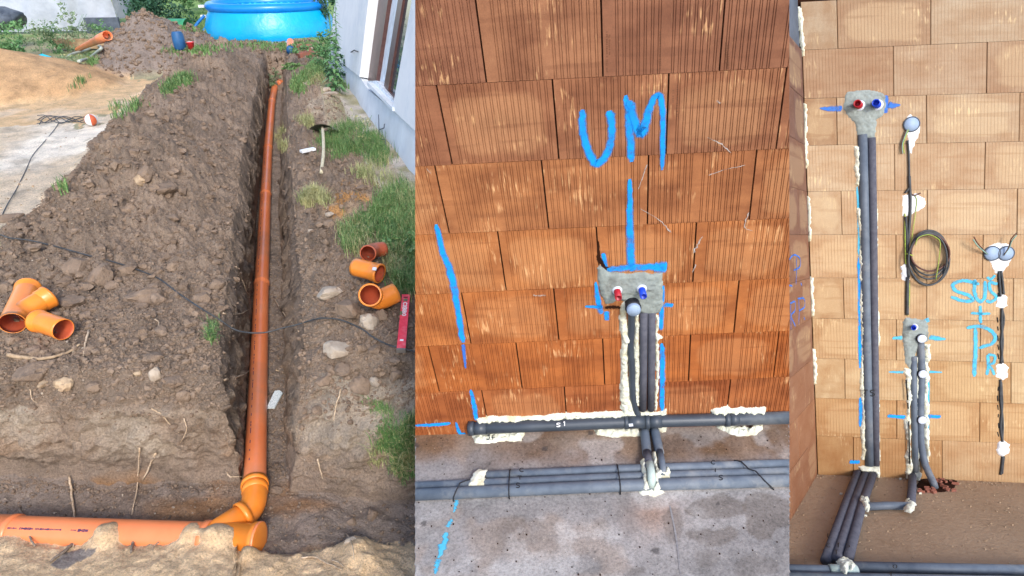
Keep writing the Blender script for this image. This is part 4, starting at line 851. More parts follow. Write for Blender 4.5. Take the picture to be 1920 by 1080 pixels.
def surface(s, y):
    """world points of the ground for grid coordinates s (across the trench) and y (away from the viewer)"""
    x0 = s + cen(y)
    sand, grey = in_heaps(s, y)
    rough = fbm(s * 3, y * 3, 0, 4) * .03
    # spoil bank left of the trench
    w_s = sm(-1.95, -1.15, s + .12 * vn(y * 1.4, 3.1, 7)) * (1 - .82 * sm(-.95, -.22, s))
    bankw = sm(3.3, 5.2, y) * (1 - sm(12.9, 14.2, y)) * .36 * (1 + .25 * vn(s * .9, y * .9, 2.2))
    bank = w_s * bankw * (1 + .35 * fbm(s * 1.6, y * 1.6, 9, 2)) + sm(-2.2, -1.7, s) * (1 - sm(-.3, -.1, s)) * .035
    rb = sm(.18, .40, s) * (1 - sm(.7, 1.15, s)) * (.07 + .10 * sm(7.5, 9, y) * (1 - sm(10.2, 11.5, y)))
    far = sm(12.7, 13.6, y) * (1 - sm(14.9, 15.8, y)) * sm(-1.6, -.6, s) * (1 - sm(1.5, 2.3, s)) * .12
    soilw = np.clip(sm(-2.15, -1.8, s + .1 * vn(y * 2, s * 2, 1)) * (1 - sm(.75, 1.25, s)), 0, 1) * (1 - sm(15, 15.8, y))
    wx, wy = s + .03 * vn(s * 9, y * 9, 1), y + .03 * vn(s * 9, y * 9, 5)
    L1 = lumps(wx, wy, .17, .5, 1) * .075; L2 = lumps(wx + 3, wy, .08, .65, 9) * .05; L3 = lumps(wx, wy + 5, .04, .75, 17) * .030 + np.abs(fbm(s * 26, y * 26, 3, 3)) * .020
    mound_r = sm(2.9, 4.2, y) * .6 + .5
    L1 = L1 + lumps(wx + 9, wy + 3, .30, .42, 61) * .085 * sm(3.6, 5.5, y) * sm(-1.9, -1.3, s) * (1 - sm(-.5, -.2, s))
    z = bank + rb + far + soilw * (rough * .9 + (L1 + L2 + L3) * mound_r) + (1 - soilw) * (rough * .35 + lumps(s, y, .07, .35, 5) * .008)
    z = z + sand + fbm(s * 5, y * 5, 2, 3) * .012 * (sand > 0) + grey + (fbm(s * 4, y * 4, 5, 4) * .05 + lumps(s, y, .14, .5, 33) * .05) * np.clip(grey * 3, 0, 1)
    # tyre print in the sand
    px, py, _ = proj(np.stack([x0, y, z * 0], -1))
    tp = inpoly(px, py, [(48, 198), (80, 180), (170, 150), (215, 162), (150, 180), (100, 202), (60, 206)])
    z = z - tp * .02 + tp * .03 * np.clip(np.sin(x0 * 22 + y * 4), 0, 1)
    # front lip of the soil blocks; right block is slumped
    e = y - ycs(s)
    left = s < -.0
    dl = np.interp(e, [0, .015, .04, .09, .2, .45], [1, .88, .55, .22, .06, 0]); dr = np.interp(e, [-.02, .03, .10, .26, .5, .95], [1, .80, .60, .36, .14, 0])
    db = np.where(left, dl, dr)
    # long trench
    ww = .012 * vn(y * 5, 0, s * 0 + 2.2) + .022 * vn(y * 1.3, 9, 0) + .007 * vn(y * 17, 3, 0)
    dL = sm(TL - .035 + ww, TL + .012 + ww, s); dR = 1 - sm(TR - .012 + ww, TR + .045 + ww, s)
    da = dL * dR * (1 - sm(TEND - .7, TEND + .5, y))
    rim = np.exp(-((s - TL) / .10) ** 2) + np.exp(-((s - TR) / .10) ** 2)
    z = z - rim * .03 * (1 - da)
    d = np.maximum(da, db)
    fl = np.minimum(axis_z(y) - .065, -.3) + .020 * fbm(s * 6, y * 6, 3, 3) + lumps(s, y, .06, .5, 41) * .018 * (1 - .4 * (y < 2.4)) + lumps(s, y, .025, .6, 47) * .007
    z = z * (1 - d) + fl * d
    # near sand bank
    ye = np.interp(x0, ep[:, 0], ep[:, 1]); t = ye - y
    sn = -.74 + .045 * sm(0, .03, t) + np.clip(t, 0, 1) * .30 + .011 * fbm(x0 * 9, y * 9, 1, 3) + .008 * fbm(x0 * 30, y * 30, 1, 3) + .03 * fbm(x0 * 3, y * 3, 6, 2)
    z = np.where(t > 0, np.maximum(z * (db < .99) + (db >= .99) * z, sn), z)
    for cx, cy, h, r in [(205, 1036, .12, .075), (404, 1038, .09, .06), (432, 1042, .08, .07), (533, 1052, .06, .04), (365, 1034, .08, .06), (60, 1030, .03, .05), (290, 1036, .03, .05), (735, 1044, .03, .05), (475, 1060, .03, .04), (745, 1052, .05, .10), (10, 1040, .03, .12)]:
        q = onz(cx, cy, -.64); z = z + (y < 2.4) * h * np.exp(-(((x0 - q[0]) / r) ** 2 + ((y - q[1] + .03) / r) ** 2) ** 1.4)
    zn = np.minimum(z, 0)
    # relief pushed sideways out of the cut faces
    wall = 4 * d * (1 - d)
    rdg = 1 - 2 * np.abs(fbm(x0 * 5, y * 5, z * 9 + 3, 4))
    k = wall * (.030 * fbm(x0 * 7, y * 7, z * 9, 4) + .05 * lumps(x0 + y * .3, z * 1.1 + .05 * vn(x0 * 6, 1, z * 6), .15, .65, 3) + .03 * lumps(x0 + 2, z * 1.2, .06, .7, 23) + .02 * rdg)
    under = (db > .3) * np.exp(-((z + .62) / .09) ** 2) * .05 * (s < TL)
    X = x0 + LX * zn * np.interp(s, [TL - .04, -.06], [.30, 1]) * np.clip(d * 1.0 + (zn < -.1), 0, 1) + k * np.where(da > db, np.where(s < 0, 1, -1), 0)
    Y = y + LY * zn - k * (db >= da) + under
    info = dict(d=d, da=da, db=db, t=t, soilw=soilw, sand=sand, grey=grey, far=far, wall=wall, ocr=vn(x0 * 1.6, y * 2, z * 3))
    return np.stack([X, Y, z], -1), info
es = list(np.arange(-1.2, -.025, .011)) + list(np.arange(-.025, .05, .0011)) + list(np.arange(.05, .24, .0035)); y = es[-1] + 2.4
while y < 42: y += max(.0055, y * y * .00078); es.append(y - 2.4)
ss = list(np.arange(-2.35, TL - .045, .0085)) + list(np.arange(TL - .045, TL + .02, .0013)) + list(np.arange(TL + .02, TR - .02, .0085)) + list(np.arange(TR - .02, TR + .055, .0015)) + list(np.arange(TR + .055, 1.35, .0085))
a = ss[0]; stp = .009; lf = []
while a > -26: stp *= 1.028; a -= stp; lf.append(a)
a = ss[-1]; stp = .009; rt = []
while a < 16: stp *= 1.05; a += stp; rt.append(a)
ss = A(lf[::-1] + ss + rt); es = A(es)
SG, EG = np.meshgrid(ss, es, indexing='ij'); YG = EG + 2.4 + (ycs(SG) - 2.4) / (1 + np.maximum(EG, 0) ** 2 * 3)
P, I = surface(SG, YG)
PXg, PYg, _z = proj(P)
jx = PXg + 15 * fbm(P[..., 0] * 2, P[..., 1] * 2, 5, 5, .65); jy = PYg + 11 * fbm(P[..., 0] * 2, P[..., 1] * 2, 15, 5, .65)
def zc(*a): return A(S(*a)[:3])
def lerp(c, col, m_): return c * (1 - m_[..., None]) + col * m_[..., None]
nb = .5 + .5 * fbm(P[..., 0] * .9, P[..., 1] * .9, 3, 3)
C = np.ones(P.shape) * zc(168, 160, 128); C = lerp(C, zc(128, 150, 88), np.clip(nb * 1.3 - .2, 0, 1) * (YG > 12))
yardg = inpoly(jx, jy, [(470, 92), (390, 82), (300, 40), (300, -60), (700, -60), (640, 95), (600, 96)]); C = lerp(C, zc(126, 160, 84), yardg * .75)
white = [(-900, 280), (-100, 250), (0, 236), (80, 226), (150, 238), (215, 215), (250, 195), (300, 188), (270, 220), (240, 262), (200, 300), (160, 330), (125, 375), (40, 405), (-100, 470), (-900, 700)]
orange = [(-900, 260), (-60, 170), (60, 165), (150, 120), (235, 132), (310, 158), (292, 186), (235, 205), (160, 232), (80, 232), (0, 245), (-100, 260), (-900, 300)]
C = lerp(C, zc(224, 188, 144), inpoly(jx, jy, orange) * 1.0)
wz = inpoly(jx, jy, white); C = lerp(C, zc(222, 200, 172), wz * 1.0)
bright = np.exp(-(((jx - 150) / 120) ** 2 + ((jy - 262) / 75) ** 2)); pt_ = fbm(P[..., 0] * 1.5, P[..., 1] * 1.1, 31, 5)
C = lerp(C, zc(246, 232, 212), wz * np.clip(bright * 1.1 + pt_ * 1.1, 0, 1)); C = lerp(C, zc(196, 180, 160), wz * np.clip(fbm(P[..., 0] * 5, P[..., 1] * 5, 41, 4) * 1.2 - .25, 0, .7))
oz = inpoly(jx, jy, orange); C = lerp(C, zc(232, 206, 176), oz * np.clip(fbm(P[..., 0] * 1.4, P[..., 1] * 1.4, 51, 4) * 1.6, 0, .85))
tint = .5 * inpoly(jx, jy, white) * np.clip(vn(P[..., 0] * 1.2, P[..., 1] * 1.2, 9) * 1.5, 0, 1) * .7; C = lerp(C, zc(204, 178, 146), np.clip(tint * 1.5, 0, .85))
yd = inpoly(jx, jy, [(330, 90), (400, 85), (480, 92), (470, 100), (400, 112), (380, 130), (340, 120)]); C = lerp(C, zc(196, 184, 160), yd * 1.0)
C = lerp(C, zc(214, 202, 190), (SG > 1.02) * (YG < 12.5) * np.clip(.5 + fbm(P[..., 0] * 4, P[..., 1] * 4, 8, 2), 0, 1))
soilc = zc(145, 126, 109) * (1 + .16 * vn(P[..., 0] * .8, P[..., 1] * .8, 6) + .16 * fbm(P[..., 0] * 3, P[..., 1] * 3, 16, 3))[..., None]
C = np.where((I['soilw'] > .45)[..., None] & ~(((SG > .75) & (I['d'] < .2) & (jx > 560) & (jy < 240))[..., None]), soilc, C)
C = lerp(C, soilc * .92, np.clip(I['far'] * 12, 0, 1))
C = lerp(C, zc(200, 160, 118) * (1 + .12 * vn(P[..., 0] * 3, P[..., 1] * 3, 4))[..., None], np.clip(I['sand'] * 14, 0, 1))
C = lerp(C, zc(146, 131, 120), np.clip(I['grey'] * 10, 0, 1))
C = lerp(C, zc(176, 148, 118), (inpoly(jx, jy, [(590, 350), (690, 345), (720, 400), (700, 420), (640, 420), (600, 380)]) * .5))
C = lerp(C, zc(188, 138, 84), (inpoly(jx, jy, [(622, 345), (680, 352), (690, 372), (640, 372)]) | inpoly(jx, jy, [(620, 380), (652, 378), (660, 405), (635, 405)])) * .8)
C = lerp(C, zc(190, 172, 150), inpoly(jx, jy, [(560, 175), (620, 185), (700, 260), (778, 350), (778, 420), (735, 360), (690, 300), (640, 240), (580, 220)]) * .8)
cut = (I['d'] > .25)
C = lerp(C, zc(152, 132, 114), cut * 1.0)
C = lerp(C, zc(168, 124, 82), (cut & (I['db'] > .3)) * .8 * np.clip(fbm(P[..., 0] * 2.2, P[..., 2] * 5, P[..., 1] * 3, 4) * 2 - .2, 0, 1) * sm(-.35, -.6, P[..., 2]))
C = lerp(C, zc(172, 156, 138), (cut & (I['db'] > .05)) * sm(-.65, -.35, P[..., 2]) * np.clip(.5 + fbm(P[..., 0] * 3, P[..., 2] * 4, 7, 3), 0, 1))
fl_ = (I['d'] > .97); C = lerp(C, zc(150, 134, 122), fl_ * .85); C = lerp(C, zc(160, 120, 84), (fl_ & (YG < 2.6)) * .8 * np.clip(fbm(P[..., 0] * 2.5, P[..., 1] * 4, 3.3, 4) * 2 - .3, 0, 1))
C = lerp(C, zc(240, 206, 164) * (1 + .1 * vn(P[..., 0] * 4, P[..., 1] * 4, 4))[..., None], ((I['t'] > -.004 + .02 * vn(P[..., 0] * 30, P[..., 1] * 30, 2)) | ((P[..., 2] > -.70) & (YG < 2.22) & (I['t'] > -.12))) * 1.0)
C = lerp(C, zc(142, 134, 130), inpoly(jx, jy, [(88, 1062), (120, 1032), (175, 1030), (165, 1042), (120, 1068), (100, 1075)]) * .9)
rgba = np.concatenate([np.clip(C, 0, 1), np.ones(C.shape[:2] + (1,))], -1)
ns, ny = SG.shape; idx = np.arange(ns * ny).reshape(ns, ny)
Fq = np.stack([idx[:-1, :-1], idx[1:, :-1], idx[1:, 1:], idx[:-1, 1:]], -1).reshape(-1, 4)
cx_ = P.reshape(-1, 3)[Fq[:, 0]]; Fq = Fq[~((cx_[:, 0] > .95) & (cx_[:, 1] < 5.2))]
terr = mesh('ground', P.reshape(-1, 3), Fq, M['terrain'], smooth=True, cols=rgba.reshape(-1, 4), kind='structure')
MB().box((0, 20, -2.05), (1, 0, 0), (0, 1, 0), (0, 0, 1), 90, 70, .05).obj('subsoil', M['terrain'], kind='structure')
st_ = 2; Ps = P[::st_, ::st_]; n1, n2 = Ps.shape[:2]; ix = np.arange(n1 * n2).reshape(n1, n2)
BV = BVHTree.FromPolygons(Ps.reshape(-1, 3).tolist(), np.stack([ix[:-1, :-1], ix[1:, :-1], ix[1:, 1:], ix[:-1, 1:]], -1).reshape(-1, 4).tolist())
def ground(px, py, lift=0.0):
    r = nrm(ray(px, py)); h = BV.ray_cast(Vector(CAM), Vector(r))
    if h[0] is None: return onz(px, py, 0)
    return A(h[0]) + A([0, 0, lift]) if lift >= 0 else A(h[0]) + A(h[1]) * -lift
def drop(x, y):
    h = BV.ray_cast(Vector((x, y, 4)), Vector((0, 0, -1))); return None if h[0] is None else A(h[0])

# ---------------------------------------------------------------- loose clods, gravel
def ico(sub):
    bm = bmesh.new(); bmesh.ops.create_icosphere(bm, subdivisions=sub, radius=1); V = A([v.co[:] for v in bm.verts]); Fx = A([[v.index for v in f.verts] for f in bm.faces]); bm.free(); return V, Fx
_t = (1 + 5 ** .5) / 2; _v = A([(-1, _t, 0), (1, _t, 0), (-1, -_t, 0), (1, -_t, 0), (0, -1, _t), (0, 1, _t), (0, -1, -_t), (0, 1, -_t), (_t, 0, -1), (_t, 0, 1), (-_t, 0, -1), (-_t, 0, 1)]) / (1 + _t * _t) ** .5
ICO = {0: (_v, A([(0, 11, 5), (0, 5, 1), (0, 1, 7), (0, 7, 10), (0, 10, 11), (1, 5, 9), (5, 11, 4), (11, 10, 2), (10, 7, 6), (7, 1, 8), (3, 9, 4), (3, 4, 2), (3, 2, 6), (3, 6, 8), (3, 8, 9), (4, 9, 5), (2, 4, 11), (6, 2, 10), (8, 6, 7), (9, 8, 1)])), 1: ico(1), 2: ico(2), 3: ico(3)}
def facet(v, rs, n=9, lo=.55, hi=.92):
    for _ in range(n):
        q = rs.normal(size=3); q /= np.linalg.norm(q); c = rs.uniform(lo, hi); e = np.maximum(v @ q - c, 0); v = v - e[:, None] * q * .93
    return v
def rocks_many(name, pos, size, mat, sub, seed, flatten, amp, **kw):
    flatten = max(flatten, .85)
    V0, F0 = ICO[sub]; rs = np.random.RandomState(seed); pr = []
    for k in range(24):
        o = rs.rand(3) * 50; d = 1 + amp * vn(V0[:, 0] * 1.6 + o[0], V0[:, 1] * 1.6 + o[1], V0[:, 2] * 1.6 + o[2]) + amp * .7 * vn(V0[:, 0] * 3.7 + o[1], V0[:, 1] * 3.7 + o[2], V0[:, 2] * 3.7)
        pr.append(facet(V0 * np.minimum(d, 1.25)[:, None], rs, 5, .65, .95) if sub else V0 * d[:, None])
    pr = A(pr); n = len(pos); a_ = rs.rand(n) * 6.28; v = pr[rs.randint(24, size=n)] * (np.stack([rs.uniform(.8, 1.3, n), rs.uniform(.7, 1.1, n), flatten * rs.uniform(.7, 1.2, n)], 1) * A(size)[:, None])[:, None, :]
    c, s_ = np.cos(a_)[:, None], np.sin(a_)[:, None]; v = np.stack([v[..., 0] * c - v[..., 1] * s_, v[..., 0] * s_ + v[..., 1] * c, v[..., 2]], -1) + A(pos)[:, None, :]
    return mesh(name, v.reshape(-1, 3), (F0[None] + (np.arange(n) * len(V0))[:, None, None]).reshape(-1, 3), mat, **kw)
def rocks(name, pos, size, mat, sub=1, seed=0, flatten=.7, amp=.35, **kw):
    if len(pos) > 120: return rocks_many(name, pos, size, mat, sub, seed, flatten, amp, **kw)
    V0, F0 = ICO[sub]; VV, FF = [], []; rs = np.random.RandomState(seed)
    for k, (p, r) in enumerate(zip(pos, size)):
        o = rs.rand(3) * 50
        d = 1 + amp * vn(V0[:, 0] * 1.6 + o[0], V0[:, 1] * 1.6 + o[1], V0[:, 2] * 1.6 + o[2]) + amp * .6 * vn(V0[:, 0] * 3.7 + o[1], V0[:, 1] * 3.7 + o[2], V0[:, 2] * 3.7 + o[0]) + (amp * .15 * vn(V0[:, 0] * 9 + o[1], V0[:, 1] * 9 + o[2], V0[:, 2] * 9 + o[0]) if sub > 2 else 0)
        Vf = facet(V0 * d[:, None], rs, 10)
        a_ = rs.rand() * 6.28; sc = A([rs.uniform(.8, 1.3), rs.uniform(.7, 1.1), flatten * rs.uniform(.7, 1.2)]); v = Vf * sc * r
        v = np.stack([v[:, 0] * math.cos(a_) - v[:, 1] * math.sin(a_), v[:, 0] * math.sin(a_) + v[:, 1] * math.cos(a_), v[:, 2]], 1)
        VV.append(v + p); FF.append(F0 + k * len(V0))
    if not VV: return None
    return mesh(name, np.concatenate(VV), np.concatenate(FF), mat, **kw)
def scatter(n, ylo, yhi, slo, shi, rlo, rhi, seed, cond=None):
    rs = np.random.RandomState(seed); out, sz = [], []
    u = rs.rand(n); yy = 1 / (1 / ylo + u * (1 / yhi - 1 / ylo)); sv = slo + rs.rand(n) * (shi - slo)
    pts, inf = surface(sv, yy); k = rs.rand(n)
    for i in range(n):
        if cond is not None and not cond(sv[i], yy[i], {q: inf[q][i] for q in inf}, pts[i]): continue
        r = rlo * (rhi / rlo) ** (k[i] ** 2.2); out.append(pts[i] + A([0, 0, r * .25])); sz.append(r)
    return out, sz
soil_ok = lambda s, y, f, p: f['soilw'] > .5 and f['d'] < .5
p1, z1 = scatter(10500, 2.5, 14.5, -2.0, 1.15, .005, .024, 1, soil_ok)
rocks('soil_clods', p1, z1, M['clod'], 1, 1, kind='stuff', label='crumbly brown soil clods heaped beside the trench', smooth=False)
p1b, z1b = scatter(30000, 2.4, 14, -2.05, 1.2, .004, .012, 12, lambda s, y, f, p: f['soilw'] > .3 and f['t'] < 0 and (f['d'] < .35 or f['d'] > .97))
rocks('soil_crumbs', p1b, z1b, M['clod'], 0, 12, kind='stuff', label='fine crumbs of brown soil beside the trench', flatten=.85)
p2, z2 = scatter(420, 2.7, 12, -1.9, .9, .022, .05, 2, soil_ok)
rocks('soil_clods', p2, z2, M['clod'], 2, 2, kind='stuff', label='larger lumps of brown soil beside the trench', amp=.45)
p2b, z2b = scatter(201, 4.2, 12.5, -1.9, -.35, .026, .060, 22, soil_ok)
rocks('soil_clods', p2b, z2b, M['clod'], 2, 22, kind='stuff', label='chunky clods on the slope of the spoil bank', amp=.5)
p7, z7 = scatter(3800, 10.8, 14.6, -4.2, -.9, .012, .05, 27, lambda s, y, f, p: f['grey'] > .03)
rocks('soil_clods', p7, z7, M['clod'], 1, 27, kind='stuff', label='crumbs and lumps on the grey heap', amp=.4)
p3, z3 = scatter(1300, 1.7, 13, -1.8, 1.1, .003, .008, 3, lambda s, y, f, p: f['t'] < 0)
rocks('pale_pebbles', p3, z3, M['pale_stone'], 1, 3, kind='stuff', label='small pale pebbles scattered in the soil')
p4, z4 = scatter(1500, 1.95, 2.6, -2.3, .9, .004, .014, 4, lambda s, y, f, p: f['d'] > .9 and f['t'] < 0)
rocks('trench_gravel', p4, z4, M['clod'], 1, 4, kind='stuff', label='grey crumbs and gravel on the trench floor')
p5, z5 = scatter(900, 4, 15, -4.5, -1.9, .008, .022, 5, lambda s, y, f, p: f['sand'] < .01)
rocks('ground_crumbs', p5[::3], [q * .6 for q in z5[::3]], M['tan_stone'], 1, 5, kind='stuff', label='crumbs of stone on the trodden pale ground')
p6, z6 = scatter(900, 12.8, 15.6, -1.4, 1.9, .02, .055, 6); rocks('rubble', p6, z6, M['clod'], 1, 6, kind='stuff', label='lumpy spoil at the far end of the trench')
STN = [(616, 546, 17, 'pale_stone', 'large white faced stone on the right trench edge', 1.0), (655, 575, 24, 'clod', 'broad brown clod right of the white faced stone', .7), (632, 645, 26, 'pale_stone', 'long pale stone under the black cable right of the trench', .6), (696, 600, 18, 'pale_stone', 'upright pale edged stone below the lower right fitting', .9),
  (716, 590, 12, 'clod', 'square grey clod beside the red level', .9), (678, 722, 17, 'clod', 'round clod at lower right of the trench', .9), (607, 710, 16, 'clod', 'angular clod left of the round clod', .8), (594, 768, 10, 'clod', 'small round clod right of the white board', .9), (702, 712, 12, 'pale_stone', 'pale stone touching the round clod', .7),
  (645, 690, 16, 'clod', 'clod above the round clod with a crumbly top', .8), (449, 762, 11, 'clod', 'round clod lying on the trench floor left of the pipe', .9), (192, 512, 24, 'clod', 'biggest rounded clod left of the trench', .9), (148, 497, 20, 'clod', 'clod left of the biggest rounded clod', .7), (138, 562, 19, 'clod', 'clod above the dark root hollow near the loose fittings', .8),
  (214, 533, 13, 'clod', 'small clod at the lower right of the biggest clod', .8), (165, 535, 11, 'clod', 'narrow clod under the biggest clod', 1.1), (124, 716, 15, 'tan_stone', 'beige angular stone on the front block of soil', .8), (62, 690, 30, 'clod', 'wide slab of clay on the front left block', .5), (176, 722, 15, 'clod', 'grey clod right of the beige stone', .8),
  (327, 708, 18, 'clod', 'big clod near the right end of the front block', .8), (345, 738, 15, 'clod', 'clod below the big clod at the block end', .8), (292, 700, 13, 'pale_stone', 'pale upright stone on the front block', 1.1), (261, 698, 8, 'tan_stone', 'small tan pebble on the front block', .8), (85, 715, 11, 'tan_stone', 'tan wedge stone left of the beige stone', .7),
  (23, 402, 17, 'clod', 'dark clod at the cable end by the left edge', .6), (194, 354, 13, 'clod', 'dark flat stone on the spoil bank slope', .5), (264, 335, 9, 'tan_stone', 'pointed tan stone on the spoil bank', 1.2), (312, 345, 24, 'clod', 'flat pale topped slab on the spoil bank', .4), (278, 322, 14, 'clod', 'lumpy clod above the pointed stone', .9),
  (282, 548, 26, 'clod', 'large half buried clod near the cable bend', .7), (236, 600, 0, 'clod', '', 1), (618, 400, 7, 'pale_stone', 'cream oval stone right of the trench middle', .7), (583, 433, 6, 'pale_stone', 'small cream stone right of the trench', .8), (697, 560, 0, 'clod', '', 1), (604, 585, 0, 'clod', '', 1),
  (572, 152, 14, 'pale_stone', 'pale flat stone slab near the weeds', .3), (616, 172, 12, 'pale_stone', 'grey stone at the foot of the tall weed', .5), (612, 165, 8, 'pale_stone', 'smaller stone behind the grey stone at the tall weed', .6), (585, 92, 7, 'pale_stone', 'white stone on the far spoil heap', .7), (640, 412, 0, 'clod', '', 1), (690, 1040, 0, 'clod', '', 1),
  (500, 905, 0, 'clod', '', 1), (515, 918, 9, 'clod', 'dark stone right of the orange elbow', .9), (660, 975, 9, 'clod', 'grey stone on the right trench floor', .8), (698, 965, 10, 'clod', 'grey stone near the right end of the cross trench', 1.0), (656, 1010, 8, 'pale_stone', 'pale crumb pile on the right trench floor', .6)]
for x, y, r, mt, lb, fl in STN:
    if not r: continue
    p = ground(x, y + r * .5); Z = proj(p)[2]; R = r / FPX * Z * 1.05
    rocks('clod' if mt == 'clod' else 'stone', [p + A([0, 0, R * fl * .35])], [R * 1.1], M[mt], 3, int(x), fl, .30, smooth=False, label=lb, cat='clod' if mt == 'clod' else 'stone')
for k, (x, y) in enumerate([(568, 95), (575, 101), (582, 106), (590, 99), (571, 108), (580, 96), (560, 104), (596, 104)]):
    p = ground(x, y); rc = random.Random(k); a = rc.uniform(0, 3); u = A([math.cos(a), math.sin(a), .2]); v = nrm(np.cross([0, 0, 1], u))
    MB().box(p + A([0, 0, .06]), nrm(u), v, nrm(np.cross(u, v)), .11, .055, .04).obj('brick_rubble', M['brick_rubble'], None, label='broken brown brick on the far spoil heap', cat='brick', group='bricks on the far spoil heap')

# ---------------------------------------------------------------- pipes in the trench
drain = thing('sewer_pipe', onz(480, 905, -.75), 'long orange drain pipe laid in the trench with elbow and branch at the near end', 'pipe')
def on_pipe(px, py): return onz(px, py, -.685)
def frac(a, b, t): return tuple(A(a) * (1 - t) + A(b) * t)
PP = [onz(*q) for q in PZ]
for k in range(len(PP) - 1):
    a, b = PP[k], PP[k + 1]; d = nrm(b - a); L = np.linalg.norm(b - a)
    sec = lathe('pipe_section', a, b, [(-.02, .0615), (L + .02, .0615)], M['orange_pipe'], drain, 28)
    if k:
        mb = MB(); V, Fc = lathe_geo(a, b, [(-.085, .0630), (-.08, .0648), (-.03, .0648), (-.026, .0678), (-.008, .0678), (-.004, .067), (.0, .062)], 28); mb.add(V, Fc)
        mesh('socket', mb.v, mb.f, M['orange_pipe'], drain, smooth=True)
    # printed line along the pipe
    if k < 3:
        up = nrm(np.cross(d, nrm(np.cross([0, 0, 1], d)))); up = up if up[2] > 0 else -up; sd_ = nrm(np.cross(d, up)); nn = nrm(up * .93 - sd_ * .37 * np.sign(sd_[0])); mb = MB(); t = .12
        rc = random.Random(k + 3)
        while t < L - .1:
            e = rc.uniform(.006, .02); mb.box(a + d * t + nn * .0618, d, nrm(np.cross(d, nn)), nn, e, .0026, .0004); t += e * 2 + rc.choice([.008, .012, .06])
        mb.obj('printed_line', M['print'], drain)
e0 = PP[-1]; tube('far_elbow', [e0, onz(517, 157, -.44), onz(521, 155, -.41), onz(527, 156, -.39)], [.066, .072, .072, .066], M['orange_pipe'], drain, 20)
# near elbow
el = [on_pipe(477.5, 903), on_pipe(478, 925), on_pipe(474, 946), on_pipe(463, 963), on_pipe(446, 979)]
tube('elbow', spline(el, 6), .066, M['orange_fit'], drain, 28)
def ringat(p, d, r, w_, mat, name='socket_ring'):
    d = nrm(d); lathe(name, p - d * w_ / 2, p + d, [(0, r * .9), (0, r), (w_, r), (w_, r * .9)], M[mat], drain, 28)
ringat(on_pipe(477.7, 908), el[0] - el[1], .074, .035, 'orange_fit'); ringat(on_pipe(478, 917), el[0] - el[1], .069, .06, 'orange_fit')
dW = nrm(onz(400, 1004, -.66) - onz(460, 966, -.67))
w0 = onz(463, 963, -.665); tube('branch', [w0 + dW * .0, w0 + dW * .13, w0 + dW * .25], [.070, .068, .066], M['orange_fit'], drain, 28)
ringat(w0 + dW * .02, dW, .079, .03, 'orange_fit')
cp = [onz(-260, 990, -.665), onz(0, 996.5, -.665), onz(30, 997, -.665), onz(200, 1003, -.665), onz(386, 1009, -.665), onz(470, 1012.5, -.665), onz(487, 1013, -.665)]
lathe('pipe_section', cp[0], cp[2], [(0, .0775), (np.linalg.norm(cp[2] - cp[0]), .0775)], M['orange_pipe'], drain, 32)
Lc = np.linalg.norm(cp[4] - cp[2]); lathe('pipe_section', cp[2], cp[4], [(0, .079), (Lc, .079)], M['orange_pipe'], drain, 32)
dc = nrm(cp[4] - cp[2]); lathe('socket', cp[2] - dc * .03, cp[2] + dc, [(-.12, .078), (-.10, .083), (0, .083), (.004, .088), (.03, .088), (.034, .078)], M['orange_pipe'], drain, 32)
lathe('socket', cp[4], cp[4] + dc, [(-.012, .079), (-.01, .088), (.022, .088), (.024, .083)], M['orange_pipe'], drain, 32)
Lw = np.linalg.norm(cp[6] - cp[4]); lathe('branch_body', cp[4], cp[6], [(0, .081), (Lw - .035, .081), (Lw - .033, .089), (Lw, .089), (Lw + .001, .085), (Lw + .004, .06), (Lw + .005, 0)], M['orange_fit'], drain, 32)
lathe('socket_ring', cp[6] - dc * .012, cp[6] + dc, [(0, .0895), (0, .092), (.012, .092), (.0135, .088)], M['orange_pipe'], drain, 32)
mb = MB(); u_ = dc; nn = nrm(CAM - cp[3]); nn = nrm(nn - u_ * (nn @ u_)); nn = nrm(nn + A([0, 0, .45])); vv = nrm(np.cross(nn, u_)); rc = random.Random(5)
for x0_, x1_, hh in ((35, 52, .004), (57, 82, .006), (86, 98, .005), (100, 122, .005), (124, 134, .004), (152, 162, .003), (165, 183, .0075)):
    x = x0_
    while x < x1_:
        f = (x - 30) / (386 - 30); q = cp[2] * (1 - f) + cp[4] * f; mb.box(q + nn * .0792 , u_, vv, nn, rc.uniform(.002, .0045), hh * rc.uniform(.5, 1), .0004); x += rc.uniform(2.2, 3.4)
mb.obj('printed_line', M['print'], drain)

